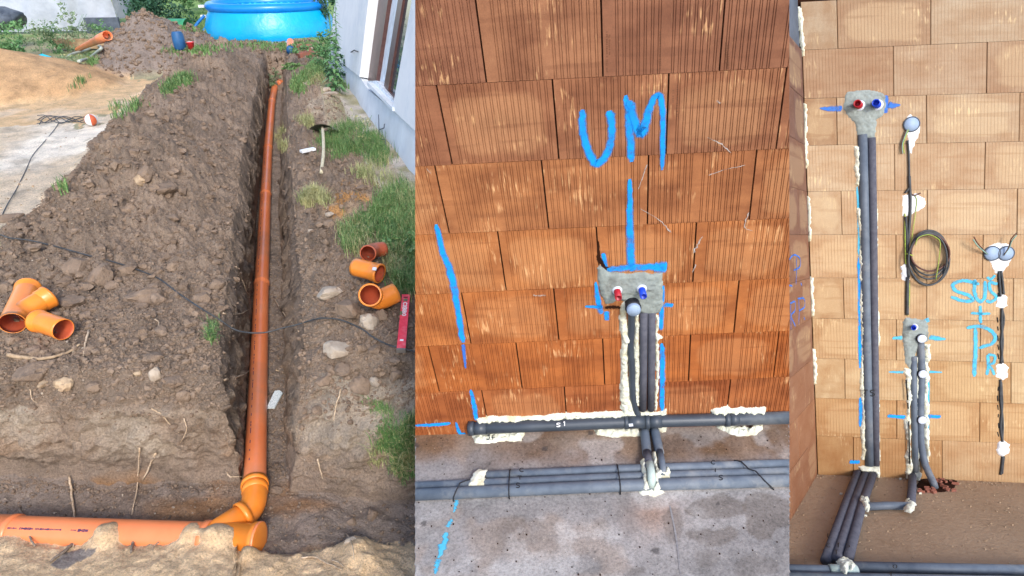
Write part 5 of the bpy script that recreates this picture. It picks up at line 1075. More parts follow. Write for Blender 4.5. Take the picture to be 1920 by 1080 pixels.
# ---------------------------------------------------------------- loose fittings
def hollow(name, path, r, mat, parent, t=.004, inner='pipe_inner', seg=26):
    n = len(path); R = r if hasattr(r, '__len__') else [r] * n
    Vo, Fo = tube_geo(path, R, seg, False); Vi, Fi = tube_geo(path, [max(q - t - .0015, .01) if abs(q - R[0]) > 0 else q - t for q in R], seg, False)
    b = len(Vo); V = Vo + Vi; Fa = [tuple(f) for f in Fo]; Fb = [tuple(i + b for i in f[::-1]) for f in Fi]
    for e in (0, (n - 1) * seg):
        for k in range(seg):
            k2 = (k + 1) % seg; Fa.append((e + k, e + k2, b + e + k2, b + e + k))
    o = mesh(name, V, Fa + Fb, [M[mat], M[inner]], parent, smooth=True)
    mi = np.zeros(len(o.data.polygons), np.int32); mi[len(Fa):] = 1; o.data.polygons.foreach_set('material_index', mi); return o
def fitting(label, pts, r, mat, collars=(0,), kind='pipe_bend', lift=.0, z=None, ring=1.1):
    P_ = []
    for x, y, h in pts: P_.append(onz(x, y, h))
    t = thing(kind, P_[0], label, 'pipe fitting')
    sp = spline(P_, 5) if len(P_) > 2 else [P_[0] * (1 - q) + P_[1] * q for q in np.linspace(0, 1, 6)]
    hollow('body', sp, r, mat, t)
    for c in collars:
        p, q = (sp[0], sp[1]) if c == 0 else (sp[-1], sp[-2]); d = nrm(q - p)
        lathe('socket', p, p + d, [(-.002, r - .003), (-.003, r * ring), (.012, r * ring), (.014, r * 1.05), (.05, r * 1.045), (.055, r)], M[mat], t, 26)
    return t, P_
g1 = ground(60, 585)[2]
ty, q = fitting('loose bright orange branch fitting lying on the soil at the left edge', [(23, 606, g1 + .075), (36, 578, g1 + .075), (53, 540, g1 + .08)], .064, 'orange_fit', (-1,), 'pipe_branch')
b0, b1 = onz(38, 588, g1 + .075), onz(92, 556, g1 + .10); L = np.linalg.norm(b1 - b0)
hollow('side_branch', [b0, b0 + (b1 - b0) * .3, b0 + (b1 - b0) * .6, b1], .061, 'orange_fit', ty); d = nrm(b0 - b1); lathe('socket', b1, b1 + d, [(-.002, .058), (-.003, .070), (.012, .070), (.014, .066), (.05, .066), (.055, .061)], M['orange_fit'], ty, 26)
fitting('short orange bend lying right of the loose branch fitting', [(71, 602, g1 + .06), (95, 609, g1 + .065), (119, 618, g1 + .06)], .060, 'orange_fit', (0,))
g2 = ground(700, 500)[2]
fitting('brown orange bend in the grass, topmost of three by the grass', [(690, 475, g2 + .12), (700, 470, g2 + .08), (719, 467, g2 + .06)], .050, 'rust_fit', (0,), ring=1.06)
t, _q = fitting('orange socket piece with white sticker, middle of three by the grass', [(712, 513, g2 + .06), (692, 507, g2 + .065), (667, 501, g2 + .06)], .058, 'orange_fit', (0,), 'pipe_socket')
c = onz(702, 504, g2 + .13); fp = face_plane(c); MB().box(c, fp.u, fp.v, fp.n, .012, .011, .001).obj('sticker', M['white_tag'], t)
g3 = ground(705, 570)[2]
fitting('orange bend with its open socket facing left, lowest of three by the grass', [(694, 553, g3 + .17), (700, 556, g3 + .11), (714, 561, g3 + .075), (742, 549, g3 + .085)], .061, 'orange_fit', (0,))

# ---------------------------------------------------------------- small things near the trench
a, b = ground(762, 564, .03), ground(753, 664, .03); d = nrm(a - b); L = np.linalg.norm(a - b); c = (a + b) / 2; n_ = nrm(nrm(CAM - c) * .5 + A([0, 0, 1])); n_ = nrm(n_ - d * (n_ @ d)); sdv = nrm(np.cross(d, n_))
sdv = sdv if sdv[0] > 0 else -sdv
lev = thing('spirit_level', c, 'red spirit level lying on the grass beside the fittings', 'spirit level')
MB().box(c, d, sdv, n_, L / 2, .024, .011).obj('body', M['level_red'], lev); MB().box(c - d * (L / 2 + .006), d, sdv, n_, .007, .025, .012).obj('end_cap', M['level_end'], lev); MB().box(c + d * (L / 2 + .004), d, sdv, n_, .004, .025, .012).obj('end_cap', M['level_red'], lev)
MB().box(c + d * L * .40 + n_ * .0112, d, sdv, n_, .012, .012, .0012).obj('vial', M['vial'], lev); MB().box(c + d * L * .455 + n_ * .0112, d, sdv, n_, .004, .013, .0012).obj('slot', M['black'], lev)
MB().box(c + d * L * .14 - sdv * .0185 + n_ * .0112, d, sdv, n_, .016, .007, .0015).obj('vial', M['vial'], lev)
lp = Plane(c + n_ * .0118, -d, sdv, n_)
for k, ch in enumerate('CXBBO'):
    f = .335 - k * .026 * 1.0 / max(L, .3); q = c + d * (L * .33 - k * .026); x, y, _ = proj(q + n_ * .012)
    mb = MB()
    for st_ in STROKES[ch]:
        pts = [q + sdv * ((bb - .5) * -.022) * 1 + d * ((aa - .5) * -.018) for aa, bb in st_]
        for i in range(len(pts) - 1):
            e = pts[i + 1] - pts[i]; le = np.linalg.norm(e)
            if le > 1e-5: mb.box((pts[i] + pts[i + 1]) / 2 + n_ * .0118, e / le, np.cross(n_, e / le), n_, le / 2 + .0015, .0024, .0008)
    mb.obj('brand_letter', M['white_paint'], lev)
mb = MB(); mb.box(c - d * L * .36 + n_ * .0118, d, sdv, n_, .006, .010, .0008); mb.obj('brand_mark', M['white_paint'], lev)
c = ground(517, 753, .02); a_ = nrm(ground(524, 735) - ground(510, 770)); n_ = A([0, -.25, 1]); n_ = nrm(n_ - a_ * (n_ @ a_)); bb = nrm(np.cross(a_, n_)); bb = bb if bb[0] > 0 else -bb
V = [c + a_ * x + bb * y + n_ * z for z in (-.006, .006) for x, y in ((-.085, -.032), (-.085, .020), (.060, .034), (.085, .004), (.080, -.024))]
MB().add(V, [(0, 1, 2, 3, 4), (9, 8, 7, 6, 5)] + [(i, (i + 1) % 5, 5 + (i + 1) % 5, 5 + i) for i in range(5)]).obj('board_offcut', M['board'], None, label='speckled white board offcut standing in the trench right of the pipe', cat='offcut')
c = ground(578, 287, .03); MB().box(c, nrm(A([.7, .7, 0])), nrm(A([-.7, .7, 0])), A([0, 0, 1]), .075, .028, .012).obj('board_offcut', M['white_plastic'], None, label='small white offcut on the soil left of the shovel', cat='offcut')
# shovel
sh = thing('shovel', ground(603, 328), 'shovel with pale wooden handle lying with its blade towards the grass', 'shovel')
h0, h1 = ground(603, 328, .02), ground(607, 256, .10)
tube('handle', spline([h0, h0 * .65 + h1 * .35 + A([.02, 0, .02]), h0 * .3 + h1 * .7 + A([.015, 0, .02]), h1], 5), [.016] * 16, M['handle'], sh, 10)
bp = ground(608, 258, .06); V = [];
for i in range(6):
    for j in range(7):
        u = (j / 6 - .5); v = i / 5; V.append(bp + A([u * .27 * (1 - .35 * max(0, v - .6)), v * .26 - .05, .05 + .05 * (.25 - u * u) * 4 - .10 * v]))
MB().add(V, [(i * 7 + j, i * 7 + j + 1, (i + 1) * 7 + j + 1, (i + 1) * 7 + j) for i in range(5) for j in range(6)]).obj('blade', M['shovel_steel'], sh, smooth=True)
# cables
def gtube(name, pts, r, mat, lab, cat, lift=.008, group=None, zf=None, seg=7, parent=None):
    P_ = [ground(x, y, lift) if not zf or not (zf[0] < x < zf[1]) else onz(x, y, zf[2]) for x, y in pts]
    return tube(name, spline(P_, 5), r, M[mat], parent, seg, label=lab, cat=cat, group=group)
gtube('power_cable', [(-60, 435), (0, 446), (20, 453), (60, 458), (110, 470), (160, 484), (210, 497), (260, 513), (300, 530), (340, 560), (380, 587), (410, 605), (440, 618), (470, 624), (500, 623), (530, 615), (560, 608), (600, 605), (640, 608), (680, 625), (700, 640), (730, 655), (760, 663), (800, 672)], .0045, 'cable_black', 'long dark cable running over the soil and across the trench', 'cable', .03, zf=(415, 575, -.02))
gtube('thin_cable', [(3, 408), (14, 385), (30, 358), (48, 322), (62, 292), (84, 266), (103, 243), (110, 232)], .004, 'cable_black', 'thin cable running up the pale ground at the left', 'cable', .006)
tg = thing('cable_tangle', ground(130, 232), 'tangle of dark cable beside the orange and white ball', 'cable')
for k in range(5):
    rc = random.Random(k); P_ = [(72 + 14 * i + rc.uniform(-3, 3), 226 + 8 * math.sin(i * 1.3 + k) * (1 - i / 14) + rc.uniform(-2, 2)) for i in range(8 - k % 3)]
    gtube('loop', P_, .005, 'cable_black', None, None, .015, parent=tg)
c = ground(174, 236, .075); t = thing('ball', c, 'small orange and white ball on the pale ground', 'ball')
for k in range(6):
    V, Fc = [], []
    for i in range(9):
        for j in range(5):
            th = math.pi * i / 8; ph = 2 * math.pi * (k + j / 4) / 6; V.append(c + .075 * A([math.sin(th) * math.cos(ph), math.sin(th) * math.sin(ph), math.cos(th)]))
    MB().add(V, [(i * 5 + j, i * 5 + j + 1, (i + 1) * 5 + j + 1, (i + 1) * 5 + j) for i in range(8) for j in range(4)]).obj('panel', M['rust_fit' if k % 2 else 'white_plastic'], t, smooth=True)
# roots and sticks
RT = [([(130, 893), (134, 925), (139, 960), (138, 985), (139, 1010), (137, 1026)], .007, 'root', 'long thin pale root hanging over the cross pipe'), ([(262, 840), (259, 885), (258, 910), (250, 950), (247, 966)], .005, 'root', 'forked pale root hanging from the soil face'),
  ([(291, 850), (282, 870), (268, 900)], .007, 'root', 'thick short root hanging right of the forked root'), ([(36, 953), (46, 975), (55, 1005), (66, 1024)], .008, 'stick', 'knobbly root leaning on the cross pipe at left'), ([(145, 1010), (125, 1030), (94, 1052)], .011, 'stick', 'grey stick lying in front of the cross pipe'),
  ([(258, 976), (252, 1000), (246, 1036)], .013, 'stick', 'short thick grey stick standing before the cross pipe'), ([(298, 1016), (289, 1024), (285, 1034)], .004, 'root', 'little pale twig before the cross pipe'), ([(15, 666), (45, 670), (80, 672), (125, 662), (150, 645)], .013, 'tan_stone', 'thick brown root along the top of the front block'),
  ([(166, 620), (160, 645), (156, 672)], .007, 'root', 'pale vertical root above the thick brown root'), ([(442, 500), (452, 520), (462, 545), (470, 555)], .006, 'root', 'thin root reaching the pipe from the left trench side'), ([(418, 588), (445, 589), (460, 584), (473, 575)], .005, 'root', 'curved root at the left of the pipe above the cable'),
  ([(513, 557), (530, 585), (548, 605), (560, 622)], .007, 'root', 'straight pale root crossing the right trench edge'), ([(420, 713), (440, 708), (455, 703), (470, 694)], .007, 'root', 'crooked root between the left bank and the pipe'), ([(517, 694), (532, 699), (550, 703)], .006, 'root', 'short root at the right trench side above the board'),
  ([(425, 885), (432, 894), (448, 893), (461, 896)], .005, 'root', 'small white root beside the orange elbow'), ([(595, 860), (600, 880), (605, 897)], .005, 'root', 'short root on the right soil face'), ([(566, 1046), (590, 1045), (615, 1056), (642, 1068)], .005, 'root', 'thin pale root on the trench floor at lower right'), ([(622, 1050), (634, 1054), (645, 1063)], .004, 'root', 'second thin root beside the one on the trench floor'),
  ([(296, 620), (298, 605), (290, 598)], .006, 'root', 'little hooked root near the cable'), ([(650, 1000), (660, 1020), (664, 1050)], .004, 'root', 'short root tip sticking from the near sand at right'), ([(284, 765), (302, 777), (318, 795), (336, 811)], .004, 'root', 'pale root across the lower right of the front block'), ([(345, 785), (350, 805), (338, 830)], .003, 'root', 'fine root at the right end of the front block'),
  ([(56, 730), (60, 748), (70, 755)], .003, 'root', 'fine root at the left of the front block'), ([(640, 730), (630, 760), (625, 790)], .005, 'root', 'loose pale roots on the right bank')]
for p, r, mt, lb in RT:
    P_ = [];
    for i, (x, y) in enumerate(p):
        g = ground(x, y); P_.append(g + nrm(CAM - g) * .02)
    sp = spline(P_, 5); sp = [q + RNG.uniform(-.002, .002, 3) for q in sp]
    tube('root' if mt != 'stick' else 'stick', sp, [r * (1 - .55 * i / len(sp)) for i in range(len(sp))], M[mt], None, 6, label=lb, cat='root' if mt != 'stick' else 'stick')

# ---------------------------------------------------------------- vegetation
def blades(name, polys, n, hgt, wid, mat, label, seed, droop=.6, pad=0):
    rs = np.random.RandomState(seed); VV = []
    for poly, share in polys:
        q = A(poly, float); lo, hi = q.min(0), q.max(0); m_ = int(n * share); cnt = 0; tries = 0
        cl = [(rs.uniform(lo[0], hi[0]), rs.uniform(lo[1], hi[1])) for _ in range(max(6, m_ // 60))]
        cl = [c for c in cl if inpoly([c[0]], [c[1]], poly)[0]] or [tuple(q.mean(0))]
        while cnt < m_ and tries < m_ * 6:
            tries += 1; cx, cy = cl[rs.randint(len(cl))]; sp_ = (hi - lo) * .07 + 3; x, y = cx + rs.normal() * sp_[0], cy + rs.normal() * sp_[1] * .8
            if not inpoly([x], [y], poly)[0] and rs.rand() > .8 * math.exp(-edged(A([x]), A([y]), poly)[0] / (5 + y / 90)): continue
            if x > 781: continue
            cnt += 1; r = nrm(ray(x, y)); h = BV.ray_cast(Vector(CAM), Vector(r))
            if h[0] is None: continue
            b = A(h[0]); a_ = rs.rand() * 6.28; dr = A([math.cos(a_), math.sin(a_), 0]); H = hgt * rs.uniform(.45, 1.15); w_ = wid * rs.uniform(.6, 1.2); sdx = A([-dr[1], dr[0], 0]) * w_; dp = droop * rs.uniform(.2, 1.2)
            p1 = b + A([0, 0, H * .55]) + dr * H * .22 * dp; p2 = b + A([0, 0, H * (1 - .35 * dp)]) + dr * H * .75 * dp
            VV.append([b - sdx, b + sdx, p1 + sdx * .8, p1 - sdx * .8, p2])
    V = A(VV).reshape(-1, 3); k = np.arange(len(VV))[:, None] * 5
    Fc = [tuple(f) for f in (k + A([[0, 1, 2, 3]])).tolist()] + [tuple(f) for f in (k + A([[3, 2, 4]])).tolist()]
    return mesh(name, V, Fc, M[mat], kind='stuff', label=label)
GA = [(600, 268), (622, 248), (650, 232), (688, 236), (712, 258), (726, 300), (716, 318), (690, 300), (660, 285), (640, 298), (612, 300)]
GB = [(640, 432), (672, 425), (700, 400), (725, 365), (755, 350), (790, 380), (790, 560), (745, 545), (730, 510), (722, 480), (700, 462), (665, 475), (645, 460)]
GC = [(698, 870), (708, 840), (740, 815), (790, 790), (790, 900), (760, 905), (725, 890)]
GD = [(540, 178), (560, 150), (585, 120), (610, 110), (640, 125), (644, 170), (620, 160), (590, 150), (560, 182), (525, 190)]
GE = [(292, 182), (330, 152), (372, 128), (384, 132), (345, 160), (305, 190)]
blades('grass', [(GA, .28), (GB, .55), (GC, .12)], 12500, .125, .0028, 'grass', 'long green grass along the right bank and house', 1)
blades('dry_grass', [([(565, 372), (600, 362), (622, 372), (612, 392), (580, 395)], .2), (GB, .45), (GC, .15), ([(518, 250), (535, 240), (545, 262), (528, 290), (517, 285)], .08), ([(560, 225), (590, 222), (592, 240), (565, 242)], .07), ([(640, 300), (720, 300), (770, 360), (740, 372), (690, 345)], .1), (GD, .1)], 5200, .12, .0028, 'dry_grass', 'dry straw coloured grass tufts by the trench', 2, 1.0)
blades('grass', [(GD, .45), (GE, .22), ([(100, 355), (128, 350), (125, 364), (104, 364)], .010), ([(210, 200), (270, 190), (290, 195), (250, 214), (215, 222)], .05), ([(140, 110), (190, 105), (190, 122), (150, 125)], .09), ([(120, 160), (165, 150), (150, 166), (125, 170)], .02)], 3600, .13, .006, 'grass', 'green tufts on the garden ground', 3)
blades('grass', [([(300, 100), (380, 80), (480, 84), (600, 84), (640, 90), (600, 96), (480, 96), (420, 92), (340, 112)], .5), ([(330, 30), (400, 25), (395, 60), (345, 62)], .5)], 4000, .10, .012, 'grass', 'short lawn grass round the pool', 4)
blades('dry_grass', [([(380, 600), (410, 590), (420, 640), (395, 650)], .5), ([(690, 760), (760, 740), (778, 800), (700, 820)], .5)], 500, .06, .002, 'grass', 'sparse short grass on the soil beside the trench', 6, 1.2)
def leaves(name, cs, n, size, mat, parent=None, seed=0, clump=24, up=.3, **kw):
    """leaf faces grouped in clumps through ellipsoids (centre, radii)"""
    rs = np.random.RandomState(seed); VV = []; tot = sum(np.prod(r) ** .67 for c, r in cs)
    for c, r in cs:
        c = A(c); r = A(r); m_ = max(4, int(n * np.prod(r) ** .67 / tot)); ncl = max(3, m_ // clump)
        cl = rs.normal(size=(ncl, 3)); cl /= np.linalg.norm(cl, axis=1)[:, None]; cl *= (rs.rand(ncl) ** .45)[:, None]
        which = rs.randint(ncl, size=m_); pos = c + (cl[which] + rs.normal(size=(m_, 3)) * .16) * r
        nn_ = rs.normal(size=(m_, 3)) + [0, 0, up]; nn_ /= np.linalg.norm(nn_, axis=1)[:, None]; u = np.cross(nn_, rs.normal(size=(m_, 3))); u /= np.linalg.norm(u, axis=1)[:, None]; v = np.cross(nn_, u)
        s_ = size * rs.uniform(.6, 1.3, m_)[:, None]
        VV.append(np.stack([pos - u * s_, pos - v * s_ * .45, pos + u * s_, pos + v * s_ * .45], 1))
    V = np.concatenate(VV).reshape(-1, 3); return mesh(name, V, np.arange(len(V)).reshape(-1, 4), M[mat], parent, **kw)
def gpt(px, y, z=None):   # ground point at depth y under an image column
    Z = y * CT + (HC - 0) * ST; x = (px - 960) / FPX * Z; p = drop(x, y); return A([x, y, 0]) if p is None else p
def plant(name, px, y, h, w_, n, size, mat, label, cat, seed, trunk=True, low=.15):
    b = gpt(px, y); t = thing(name, b, label, cat); rs = random.Random(seed)
    if trunk:
        for k in range(3): tube('stem', spline([b, b + A([rs.uniform(-.1, .1) * w_, 0, h * .4]), b + A([rs.uniform(-.5, .5) * w_, rs.uniform(-.3, .3) * w_, h * .8])], 4), [max(.006, h * .005) * (1 - i / 12) for i in range(9)], M['stick' if cat == 'tree' else 'weed'], t, 6)
    cs = [(b + A([rs.uniform(-.45, .45) * w_, rs.uniform(-.4, .4) * w_, h * rs.uniform(low + .1, .88)]), A([w_ * .42, w_ * .38, h * .22]) * rs.uniform(.7, 1.2)) for _ in range(7)]
    leaves('foliage', cs, n, size, mat, t, seed); return t
plant('tree', 302, 18.2, 2.6, 1.25, 5200, .055, 'dark_leaf', 'dark green bush tree right of the white tarpaulin', 'tree', 1, low=0)
plant('shrub', 355, 24, 1.7, 1.0, 1800, .06, 'weed', 'lighter green shrub behind the green shelter', 'shrub', 2)
plant('shrub', 382, 26, 1.4, 1.0, 1500, .06, 'grey_leaf', 'grey green shrub near the pool and the dark fence', 'shrub', 3)
plant('shrub', 622, 17.5, 2.2, .45, 1200, .05, 'dark_leaf', 'dark shrub between the pool and the house corner', 'shrub', 4)
for k, (px, y, h, w_, n, sz, mt, lb) in enumerate([(8, 13.0, 1.1, .75, 1500, .04, 'weed', 'leafy green weeds at the far left edge beside the sand heap'), (42, 13.2, 1.35, .6, 1400, .04, 'weed', 'tall bright weeds left of the blue plastic'), (78, 14.2, 1.15, .65, 900, .032, 'grey_leaf', 'feathery grey green weeds before the tarpaulin'),
    (102, 14.5, 1.45, .5, 800, .03, 'weed', 'slim tall weeds in the middle of the tarpaulin'), (128, 14.8, 1.0, .6, 700, .03, 'grey_leaf', 'dry looking weeds left of the dark panel'), (158, 15.2, 1.5, .55, 1000, .034, 'grey_leaf', 'tall grey weeds in front of the dark panel'), (188, 15.5, .9, .6, 600, .03, 'weed', 'low weeds above the wooden plank'),
    (120, 12.0, .55, .7, 700, .026, 'grey_leaf', 'low dry brush above the blue plastic sheet'), (150, 12.4, .45, .5, 500, .026, 'dry_grass', 'straw coloured brush left of the orange pipe')]):
    plant('weed', px, y, h * .62, w_, int(n * .8), sz * .85, mt, lb, 'weeds', 20 + k, low=-.1)
# the tall weed against the house
b = ground(627, 172); t = thing('tall_weed', b, 'tall leafy weed growing against the house corner', 'weed')
top = b + A([.18, 0, 1.22]); sp = spline([b, b * .5 + top * .5 + A([.02, 0, 0]), top], 8); tube('stem', sp, [.012 * (1 - .8 * i / len(sp)) for i in range(len(sp))], M['weed'], t, 6)
rs = np.random.RandomState(3); VV, FF = [], []
for k in range(95):
    f = k / 95; p = b * (1 - f) + top * f; a_ = k * 2.4; L = (.17 * (1 - f) + .05) * rs.uniform(.8, 1.2); d = A([math.cos(a_), math.sin(a_), 0]); s2 = A([-d[1], d[0], 0]) * L * .17; base_ = len(VV)
    VV += [p, p + d * L * .45 + s2 + A([0, 0, L * .22]), p + d * L + A([0, 0, -L * .12]), p + d * L * .45 - s2 + A([0, 0, L * .22])]; FF.append((base_, base_ + 1, base_ + 2, base_ + 3))
mesh('leaves', VV, FF, M['weed'], t)
plant('weed', 608, 11.2, .75, .5, 900, .03, 'weed', 'bushy low weeds left of the tall weed', 'weeds', 51, low=-.1); plant('weed', 640, 10.3, .55, .28, 500, .025, 'dark_leaf', 'dark leafy weeds at the foot of the house', 'weeds', 52, low=-.1)
plant('weed', 508, 13.0, .42, .32, 700, .018, 'grey_leaf', 'wispy grey green tuft above the far pipe elbow', 'weeds', 53, low=-.1); plant('weed', 588, 12.0, .30, .5, 700, .025, 'weed', 'low green leaves beside the flat stone', 'weeds', 54, low=-.1)
plant('weed', 553, 10.6, .16, .35, 600, .022, 'grass', 'low green creeper over the trench edge by the far elbow', 'weeds', 55, low=-.1)
plant('weed', 690, 6.9, .35, .25, 220, .014, 'dry_grass', 'dry wiry weed against the house wall', 'weeds', 56, low=-.1)
plant('weed', 770, 3.9, .25, .25, 260, .030, 'grass', 'broad leaved weed beside the upper right fittings', 'weeds', 57, low=-.1)

# ---------------------------------------------------------------- far garden things
pc = gpt(513, 17.9); pc[2] = 0.0; pool = thing('swimming_pool', pc, 'round blue inflatable swimming pool standing on the lawn', 'pool')
up3 = A([0, 0, 1.0]); lathe('pool_wall', pc, pc + up3, [(0, 1.60), (.05, 1.66), (.15, 1.67), (.35, 1.63), (.55, 1.55), (.70, 1.47)], M['pool_wall'], pool, 72)
lathe('air_ring', pc, pc + up3, [(.76 + .105 * math.sin(q), 1.45 + .105 * math.cos(q)) for q in np.linspace(-math.pi, math.pi, 17)], M['pool_ring'], pool, 72)
lathe('lining', pc, pc + up3, [(.74, 1.35), (.55, 1.40), (.52, 0)], M['pool_inside'], pool, 48)
hs = gpt(386, 17.2)
tube('hose', spline([pc + A([-1.62, -.3, .52]), pc + A([-1.85, -.4, .30]), pc + A([-2.0, -.5, .08]), pc + A([-2.6, -.6, .06]), pc + A([-3.1, -.4, .10])], 6), .035, M['blue_hose'], pool, 8)
tube('hose', spline([pc + A([-1.62, -.2, .30]), pc + A([-1.8, -.4, .12]), pc + A([-2.5, -.5, .05]), pc + A([-3.05, -.3, .18])], 6), .035, M['blue_hose'], pool, 8)
for z in (.5, .74): q = pc + A([-1.66, -.25, z]); MB().box(q, (1, 0, 0), (0, 1, 0), (0, 0, 1), .07, .05, .03).obj('valve', M['white_plastic'], pool)
MB().box(pc + A([0, 0, .012]), (1, 0, 0), (0, 1, 0), (0, 0, 1), .01, .01, .01).obj('drain_plug', M['white_plastic'], pool)
lathe('ground_sheet', pc, pc + up3, [(.004, 1.86), (.03, 1.80), (.02, 1.6)], M['tarp'], pool, 40)
sc_ = gpt(339, 15.2); t = thing('pump_shelter', sc_, 'green arched sheet roof on thin legs beside the pool', 'shelter')
V = []
for i in range(9):
    a_ = math.pi * i / 8; V += [sc_ + A([-.33, -.28 * math.cos(a_), .42 + .22 * math.sin(a_)]), sc_ + A([.30, -.28 * math.cos(a_), .42 + .22 * math.sin(a_)])]
MB().add(V, [(2 * i, 2 * i + 1, 2 * i + 3, 2 * i + 2) for i in range(8)]).obj('roof', M['green_sheet'], t, smooth=True)
for x in (-.28, .26):
    for y in (-.24, .24): tube('leg', [sc_ + A([x, y, 0]), sc_ + A([x, y, .45])], .012, M['dark_wood'], t, 6)
MB().box(sc_ + A([-.05, 0, .16]), (1, 0, 0), (0, 1, 0), (0, 0, 1), .12, .12, .15).obj('pump', M['black_film'], t)
bp = ground(339, 93); lathe('barrel', bp, bp + up3, [(0, 0), (0, .09), (.02, .10), (.15, .105), (.27, .10), (.30, .085), (.31, .085), (.31, 0)], M['blue_barrel'], None, 24, label='small blue plastic barrel beside the red bucket', cat='barrel')
bp = ground(360, 94); bk = thing('bucket', bp, 'red plastic bucket beside the blue barrel', 'bucket')
lathe('pail', bp, bp + up3, [(0, 0), (0, .05), (.13, .064), (.133, .07), (.145, .07), (.145, .061), (.02, .045), (.02, 0)], M['red_bucket'], bk, 24)
tube('handle', [bp + A([.066 * math.cos(q), -.02, .13 + .02 * math.sin(q)]) for q in np.linspace(0, math.pi, 9)], .004, M['white_plastic'], bk, 5)
# white tarpaulin shed
def crumpled(name, a, b, h0, h1, mat, parent, amp=.05, n=70, m_=40, seed=0):
    a, b = A(a), A(b); d = nrm(b - a); nn_ = nrm(np.cross(d, [0, 0, 1])); nn_ = nn_ if nn_[1] < 0 else -nn_; V = []
    L = np.linalg.norm(b - a)
    for i in range(n + 1):
        for j in range(m_ + 1):
            f, g = i / n, j / m_; x, z = f * L, h0 + (h1 - h0) * g; V.append(a + d * x + A([0, 0, z]) + nn_ * amp * (abs(float(vn(x * 1.6 + z * .7, z * .5, seed))) * 1.6 + .4 * float(vn(x * 5 - z * 3, z * 2, seed + 3))))
    return mesh(name, V, A([(i * (m_ + 1) + j, (i + 1) * (m_ + 1) + j, (i + 1) * (m_ + 1) + j + 1, i * (m_ + 1) + j + 1) for i in range(n) for j in range(m_)]), M[mat], parent, smooth=True)
A0, A1, A2 = gpt(-260, 18.0), gpt(226, 18.6), gpt(266, 19.6)
for q in (A0, A1, A2): q[2] = 0
tsh = thing('tarpaulin_shed', A1, 'white tarpaulin covered shed at the far left of the garden', 'shed')
crumpled('front_sheet', A0, A1, .05, 3.4, 'tarp', tsh, .10, 90, 30); crumpled('side_sheet', A1, A2, .35, 3.4, 'tarp', tsh, .05, 20, 30, 5)
MB().box(A1 * .95 + A0 * .05 + A([0, -.12, .2]), nrm(A1 - A0), (0, 1, 0), (0, 0, 1), .45, .04, .2).obj('base_panel', M['dark_slate'], tsh)
q = gpt(22, 15.2); rocks('film_roll', [q + A([0, 0, .62])], [.62], M['black_film'], 3, 8, .42, .25, smooth=True, label='dark film covered bundle at the far left before the tarpaulin', cat='bundle')
q = gpt(148, 14.9)
t = thing('raised_bed', q, 'wooden plank edge below the weeds near the tarpaulin', 'plank'); MB().box(q + A([.35, 0, .13]), (1, 0, 0), (0, 1, 0), (0, 0, 1), .85, .02, .09).obj('plank', M['wood'], t); MB().box(q + A([.35, .05, .235]), (1, 0, 0), (0, 1, 0), (0, 0, 1), .87, .06, .012).obj('top_board', M['wood'], t)
for k, (x, y, r) in enumerate([(44, 95, .16), (60, 90, .13), (76, 96, .14), (106, 94, .10)]):
    q = ground(x, y); q = gpt(x, 11.6 + .1 * k); rocks('plastic_sheet', [q + A([0, 0, .12])], [r * 1.5], M['cyan_bag'], 2, 60 + k, .75, .6, label=['crumpled turquoise plastic at the left behind the sand heap', 'turquoise plastic lump next to the leftmost one', 'turquoise plastic lump before the weeds', 'small bluish plastic scrap behind the sand heap'][k], cat='plastic sheet')
# orange pipe lying on the grey heap
a, b = ground(147, 97, .10), ground(204, 77, .10); a = ground(147, 99, .07); b = ground(206, 82, .14)
t = thing('pipe_length', a, 'faded orange pipe leaning on the grey soil heap', 'pipe'); L = np.linalg.norm(b - a); d = nrm(b - a)
lathe('pipe', a, b, [(0, .045), (L * .75, .075), (L * .76, .085), (L, .085), (L, .077), (L - .2, .072), (L - .2, 0)], M['orange_pipe'], t, 22)
q = [(128, 112), (140, 106), (160, 100), (185, 92), (192, 96), (186, 103), (168, 115), (150, 122)]
tube('garden_hose', spline([ground(x, y, .06) for x, y in q], 5), .028, M['rope'], None, 8, label='pale grey hose looping below the faded orange pipe', cat='hose')
tube('pole', [ground(178, 80, .05), ground(222, 46, .12)], .03, M['dark_wood'], None, 7, label='dark pole lying up the left side of the grey heap', cat='pole')
q = ground(545, 100, .05); t = thing('pipe_piece', q, 'short salmon pipe piece with dark end on the far spoil heap', 'pipe'); e = q + A([-.12, .45, .12])
lathe('pipe', q, e, [(0, .07), (.48, .07)], M['orange_pipe'], t, 18); lathe('dark_end', q, e, [(-.02, 0), (-.02, .074), (.10, .074)], M['blue_barrel'], t, 18)
# dark fence behind
f0, f1 = gpt(345, 34), gpt(405, 34); t = thing('fence', (f0 + f1) / 2, 'dark timber fence behind the shrubs left of the pool', 'fence')
for k in range(13):
    q = f0 + (f1 - f0) * k / 12; q[2] = 0; MB().box(q + A([0, 0, .8]), (1, 0, 0), (0, 1, 0), (0, 0, 1), .075, .02, .8).obj('fence_board', M['dark_wood'], t)
f0, f1 = gpt(396, 31), gpt(980, 31); t = thing('hedge', (f0 + f1) / 2, 'green hedge at the far end of the lawn behind the pool', 'hedge')
leaves('foliage', [((f0 + (f1 - f0) * (k + .5) / 16) + A([0, 0, .7]), A([(f1 - f0)[0] / 30, .5, .8])) for k in range(16)], 7000, .09, 'dark_leaf', t, 70)

